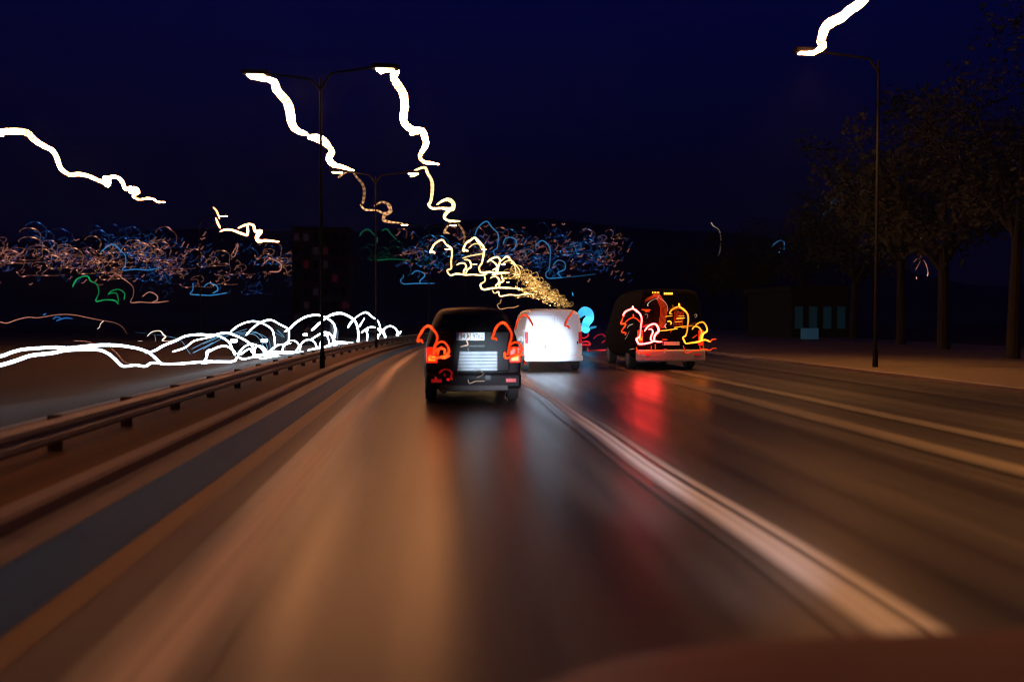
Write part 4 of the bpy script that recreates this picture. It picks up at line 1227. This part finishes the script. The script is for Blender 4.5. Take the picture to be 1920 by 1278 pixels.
for k in range(6):
    dx = k * 17
    rib.append((m7([(630 + dx, 155), (665 + dx, 200), (705 + dx, 260), (735 + dx, 330), (742 + dx, 400), (735 + dx, 480), (720 + dx, 570), (735 + dx, 640)]), [1.9, 2, 2, 2, 2, 2, 1.9, 1.9], BY, [0.9, 0.45, 0.4, 0.36, 0.36, 0.38, 0.5, 0.9]))
for k in range(5):
    rib.append((m7([(660, 170 + k * 9), (610, 190 + k * 9), (560, 215 + k * 9), (515, 245 + k * 9)]), [2, 1.8, 1.6, 1.2], BY, [0.35, 0.3, 0.2, 0.1]))
trail('ribbon of parallel red lines from the top brake lamp of the minibus', M['t_red'], rib, TG)
rib = []
for k in range(7):
    dx = k * 20
    rib.append((m7([(930 + dx, 400), (945 + dx, 440), (940 + dx, 500), (930 + dx, 560), (925 + dx, 610)]), [1.9, 1.9, 1.9, 1.8, 1.6], BY + 0.05, [0.3, 0.35, 0.35, 0.3, 0.3]))
rib += [(m7([(880, 400 + 6), (960, 365), (1030, 372), (1090, 420)]), [2.4, 2.6, 2.6, 2], BY, 0.4), (m7([(470, 375), (530, 385), (600, 382)]), [3, 6, 5], BY, 0.7), (m7([(520, 405), (590, 405)]), [4, 3], BY, 0.6), (m7([(880, 700), (900, 660)]), [3, 3], BY, 0.5)]
trail('short red comb of lines inside the amber trail of the minibus', M['t_red'], rib, TG)
trail('thin yellow dashes and bars of light across the minibus window', M['t_amber'], [
    (m7([(725, 678), (830, 668), (910, 655), (985, 648)]), [2.4, 2.6, 2.6, 2], BY - 0.04, 1.4), (m7([(930, 632), (1030, 618), (1130, 606), (1215, 602)]), [2.4, 2.2, 1.8, 1.4], BY - 0.04, [1.3, 1.2, 0.6, 0.4]),
    (m7([(800, 478), (850, 470), (910, 468)]), [1.6, 2, 1.6], BY - 0.04, 1.0), (m7([(960, 505), (1020, 500), (1085, 495)]), [2.6, 3, 2.4], BY - 0.04, 1.3), (m7([(985, 470), (1080, 468)]), 1.6, BY - 0.04, 0.8), (m7([(940, 550), (1045, 545)]), 1.8, BY - 0.04, 0.9),
    (m7([(835, 545), (870, 540), (895, 565), (880, 590)]), [3.5, 4, 4, 3], BY - 0.04, 1.3), (m7([(1035, 632), (1130, 628)]), 1.8, BY - 0.04, 0.7)] +
    [(m7([(628 + k * 22, 125), (628 + k * 22, 150)]), 2.4, BY - 0.04, 2.0) for k in range(5)], TG)
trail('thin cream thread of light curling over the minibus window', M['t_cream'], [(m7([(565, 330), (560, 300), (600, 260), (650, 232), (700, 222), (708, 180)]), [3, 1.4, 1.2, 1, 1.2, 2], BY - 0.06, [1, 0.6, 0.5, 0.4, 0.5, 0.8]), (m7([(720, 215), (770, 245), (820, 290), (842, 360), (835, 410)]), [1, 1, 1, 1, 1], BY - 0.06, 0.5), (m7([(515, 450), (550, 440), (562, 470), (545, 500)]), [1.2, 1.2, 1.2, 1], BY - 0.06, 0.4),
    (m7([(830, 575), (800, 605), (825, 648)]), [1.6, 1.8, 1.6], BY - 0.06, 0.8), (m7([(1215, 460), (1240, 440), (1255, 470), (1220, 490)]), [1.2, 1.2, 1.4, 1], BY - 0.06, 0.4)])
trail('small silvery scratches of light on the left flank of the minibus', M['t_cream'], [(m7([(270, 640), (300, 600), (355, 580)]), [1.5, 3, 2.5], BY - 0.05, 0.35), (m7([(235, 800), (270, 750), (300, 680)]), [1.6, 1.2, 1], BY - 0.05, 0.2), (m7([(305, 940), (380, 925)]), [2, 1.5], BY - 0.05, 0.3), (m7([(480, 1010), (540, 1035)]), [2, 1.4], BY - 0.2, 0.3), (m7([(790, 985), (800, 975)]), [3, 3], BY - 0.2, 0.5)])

# ------------------------------------------------------------------ buildings in the dark
def building(name, u0, u1, vtop, Y, depth, wall, wins, label, rows, cols, cat='building'):
    a, b = at_y(u0, 600, Y), at_y(u1, 600, Y)
    top = at_y((u0 + u1) / 2, vtop, Y).z
    t = empty(name, ((a.x + b.x) / 2, Y, 0))
    tag(t, label, cat)
    w = b.x - a.x
    wl = box('wall', -w / 2, w / 2, 0, depth, -0.02, top, M[wall], t)
    box('roof', -w / 2 - 0.3, w / 2 + 0.3, -0.3, depth + 0.3, top + 0.002, top + 0.4, M['wall_grey'], t)
    cw, rh = w / cols, (top - 0.6) / rows
    for r in range(rows):
        for c in range(cols):
            x0 = -w / 2 + cw * (c + 0.22)
            z0 = 0.8 + rh * r
            m = M[random.choice(wins)]
            fr = box('window', x0 - 0.06, x0 + cw * 0.56 + 0.06, -0.06, -0.002, z0 - 0.06, z0 + rh * 0.55 + 0.06, M['wall_grey'], t)
            box('pane', x0, x0 + cw * 0.56, -0.075, -0.062, z0, z0 + rh * 0.55, m, fr)
    return t


building('red_glow_block', 548, 655, 428, 230, 14, 'wall_red_glow', ['glass', 'glass', 'win_dim_glow', 'glass', 'glass', 'win_red_glow', 'glass', 'glass'], 'dim reddish block added for the red glow behind the tall headlight arches', 7, 6)  # building added for a dim red glow, carried by its wall and panes
building('shop', 1484, 1590, 545, 62, 9, 'wall_grey', ['win_teal', 'glass', 'win_teal'], 'dark low shop with dim teal windows behind the right trees', 1, 4, 'shop')
sg = empty('lit_sign', tuple(at_y(1518, 633, 52)))
sg.location.z = 0.1
tag(sg, 'small dim blue lit board standing right of the minibus', 'sign')
box('board', -0.62, 0.62, -0.04, 0.04, 0.1, 0.85, M['win_blue'], sg, 0.01)
box('leg', -0.5, -0.44, 0.045, 0.1, 0, 0.8, M['post'], sg)
box('leg', 0.44, 0.5, 0.045, 0.1, 0, 0.8, M['post'], sg)

# ------------------------------------------------------------------ trees
def tree_meshes(seed, h, spread, leafm):
    rnd = random.Random(seed)
    bm = bmesh.new()
    ends = []
    trunk_h = h * 0.38
    add_rod(bm, (0, 0, -0.1), (0.1, 0, trunk_h), 0.26, 0.17, 10)
    for k in range(7):
        an = k * 2 * math.pi / 7 + rnd.uniform(-0.4, 0.4)
        st = Vector((0.1 * rnd.random(), 0, trunk_h * rnd.uniform(0.75, 1.0)))
        mid = st + Vector((math.cos(an) * spread * 0.35, math.sin(an) * spread * 0.35, h * rnd.uniform(0.12, 0.24)))
        en = mid + Vector((math.cos(an) * spread * 0.4, math.sin(an) * spread * 0.4, h * rnd.uniform(0.08, 0.26)))
        add_rod(bm, st, mid, 0.12, 0.08, 7)
        add_rod(bm, mid, en, 0.08, 0.03, 6)
        ends += [mid, en, (mid + en) / 2]
    ends.append(Vector((0, 0, h * 0.92)))
    ends.append(Vector((0.3, 0.2, h * 0.75)))
    tm = bpy.data.meshes.new('trunk')
    bm.to_mesh(tm)
    bm.free()
    tm.materials.append(M['bark'])
    vs, fs = [], []
    for e_ in ends:
        for j in range(4):
            c = e_ + Vector((rnd.gauss(0, spread * 0.16), rnd.gauss(0, spread * 0.16), rnd.gauss(0, h * 0.06)))
            rr = rnd.uniform(0.5, 1.1) * spread * 0.26
            for q in range(55):
                d = Vector((rnd.gauss(0, 1), rnd.gauss(0, 1), rnd.gauss(0, 0.7))).normalized() * rr * rnd.random() ** 0.4
                p = c + d
                s = rnd.uniform(0.08, 0.17)
                a = Vector((rnd.gauss(0, 1), rnd.gauss(0, 1), rnd.gauss(0, 1))).normalized()
                b = a.orthogonal().normalized()
                n0 = len(vs)
                vs += [p - a * s, p + b * s * 0.6, p + a * s, p - b * s * 0.6]
                fs.append((n0, n0 + 1, n0 + 2, n0 + 3))
    lm = bpy.data.meshes.new('crown')
    lm.from_pydata([tuple(v) for v in vs], [], fs)
    lm.materials.append(leafm)
    return tm, lm


TM = [tree_meshes(3, 13, 5.0, M['leaf']), tree_meshes(9, 11, 4.4, M['leaf_b'])]
TREES = [(1900, 27, 0, 0.95, 'tall dark tree at the right edge of the picture'), (1770, 36, 1, 1.15, 'dark leafy tree second from the right edge'),
         (1690, 44, 0, 1.1, 'dark tree standing behind the right lamp post'), (1600, 56, 1, 1.2, 'dark tree above the small blue light trail'),
         (1500, 70, 0, 1.0, 'dark tree behind the dim teal shop'), (1400, 84, 1, 1.05, 'smaller dark tree right of the minibus'), (1340, 105, 0, 1.0, 'farthest dark tree near the bend of the road')]
for i, (u, Y, k, s, lab) in enumerate(TREES):
    p = at_y(u, 600, Y)
    t = empty('tree', (p.x, Y, 0.08), i * 1.7)
    t.scale = (s, s, s)
    tag(t, lab, 'tree', 'dark trees on the right')
    a = bpy.data.objects.new('trunk', TM[k][0]); a.parent = t; col.objects.link(a)
    b = bpy.data.objects.new('crown', TM[k][1]); b.parent = t; col.objects.link(b)
    b['kind'] = 'stuff'

# ------------------------------------------------------------------ own car: bonnet seen from the driver's seat, with its headlamps
own = empty('own_car', (0, 0.6, 0))
tag(own, 'dark red bonnet of the car the picture is taken from, bottom right', 'car')
edge = [(640, 1480), (760, 1395), (880, 1330), (1000, 1288), (1150, 1238), (1300, 1213), (1500, 1196), (1700, 1187), (1900, 1180), (2100, 1176), (2350, 1180), (2600, 1200)]
c = catmull([(x, y, 0) for x, y in edge], 60)
vs, fs = [], []
rows = 9
for q in c:
    p = at_y(q.x, q.y, 1.92)
    vs.append(p + Vector((0, 0.05, -0.30)) - own.location)
    vs.append(p + Vector((0, 0.05, -0.06)) - own.location)
    for r in range(rows):
        t = r / (rows - 1)
        vs.append(p + Vector((0.0, -1.05 * t, -0.012 + 0.10 * t + 0.045 * math.sin(t * math.pi))) - own.location)
nr = rows + 2
for i in range(len(c) - 1):
    for r in range(nr - 1):
        a = i * nr + r
        fs.append((a, a + nr, a + nr + 1, a + 1))
bon = pydata('bonnet', vs, fs, M['red_paint'], own, smooth=True)
sol = bon.modifiers.new('sheet', 'SOLIDIFY')
sol.thickness = 0.012


def beam(x, target, power, spread, blend, colr):
    ld = bpy.data.lights.new('headlamp_beam', 'SPOT')
    ld.energy = power
    ld.spot_size = spread
    ld.spot_blend = blend
    ld.color = colr
    ld.shadow_soft_size = 0.06
    o = bpy.data.objects.new('headlamp_beam', ld)
    o.location = Vector((x, 2.15, 0.66)) - own.location
    d = Vector(target) - Vector((x, 2.15, 0.66))
    o.rotation_euler = d.to_track_quat('-Z', 'Y').to_euler()
    o.parent = own
    col.objects.link(o)


pv = at_y(1012, 655, VAN_Y)
beam(1.2, pv, 60000, R(6.4), 1.0, (0.62, 0.80, 1.0))
pc = at_y(905, 664, CAR_Y)
beam(0.2, pc, 13000, R(5.2), 1.0, (0.62, 0.84, 1.0))
beam(1.3, (2.6, 19.0, 0.0), 6000, R(20), 1.0, (0.86, 0.84, 1.0))
beam(1.3, (2.5, 8.0, 0.0), 420, R(34), 1.0, (0.86, 0.84, 1.0))

# ------------------------------------------------------------------ thin night haze round everything
hb = bmesh.new()
add_box(hb, -1100, 1100, -50, 1000, -1.5, 130)
hm = bpy.data.materials.new('haze')
hm.use_nodes = True
hn, hl = hm.node_tree.nodes, hm.node_tree.links
hn.clear()
ho = hn.new('ShaderNodeOutputMaterial')
hv = hn.new('ShaderNodeVolumePrincipled')
hv.inputs['Color'].default_value = (0.92, 0.92, 1, 1)
hv.inputs['Density'].default_value = 0.0001
hl.new(hv.outputs[0], ho.inputs['Volume'])
hz = link('haze', hb, hm)
tag(hz, 'thin night haze around the road', kind='stuff')
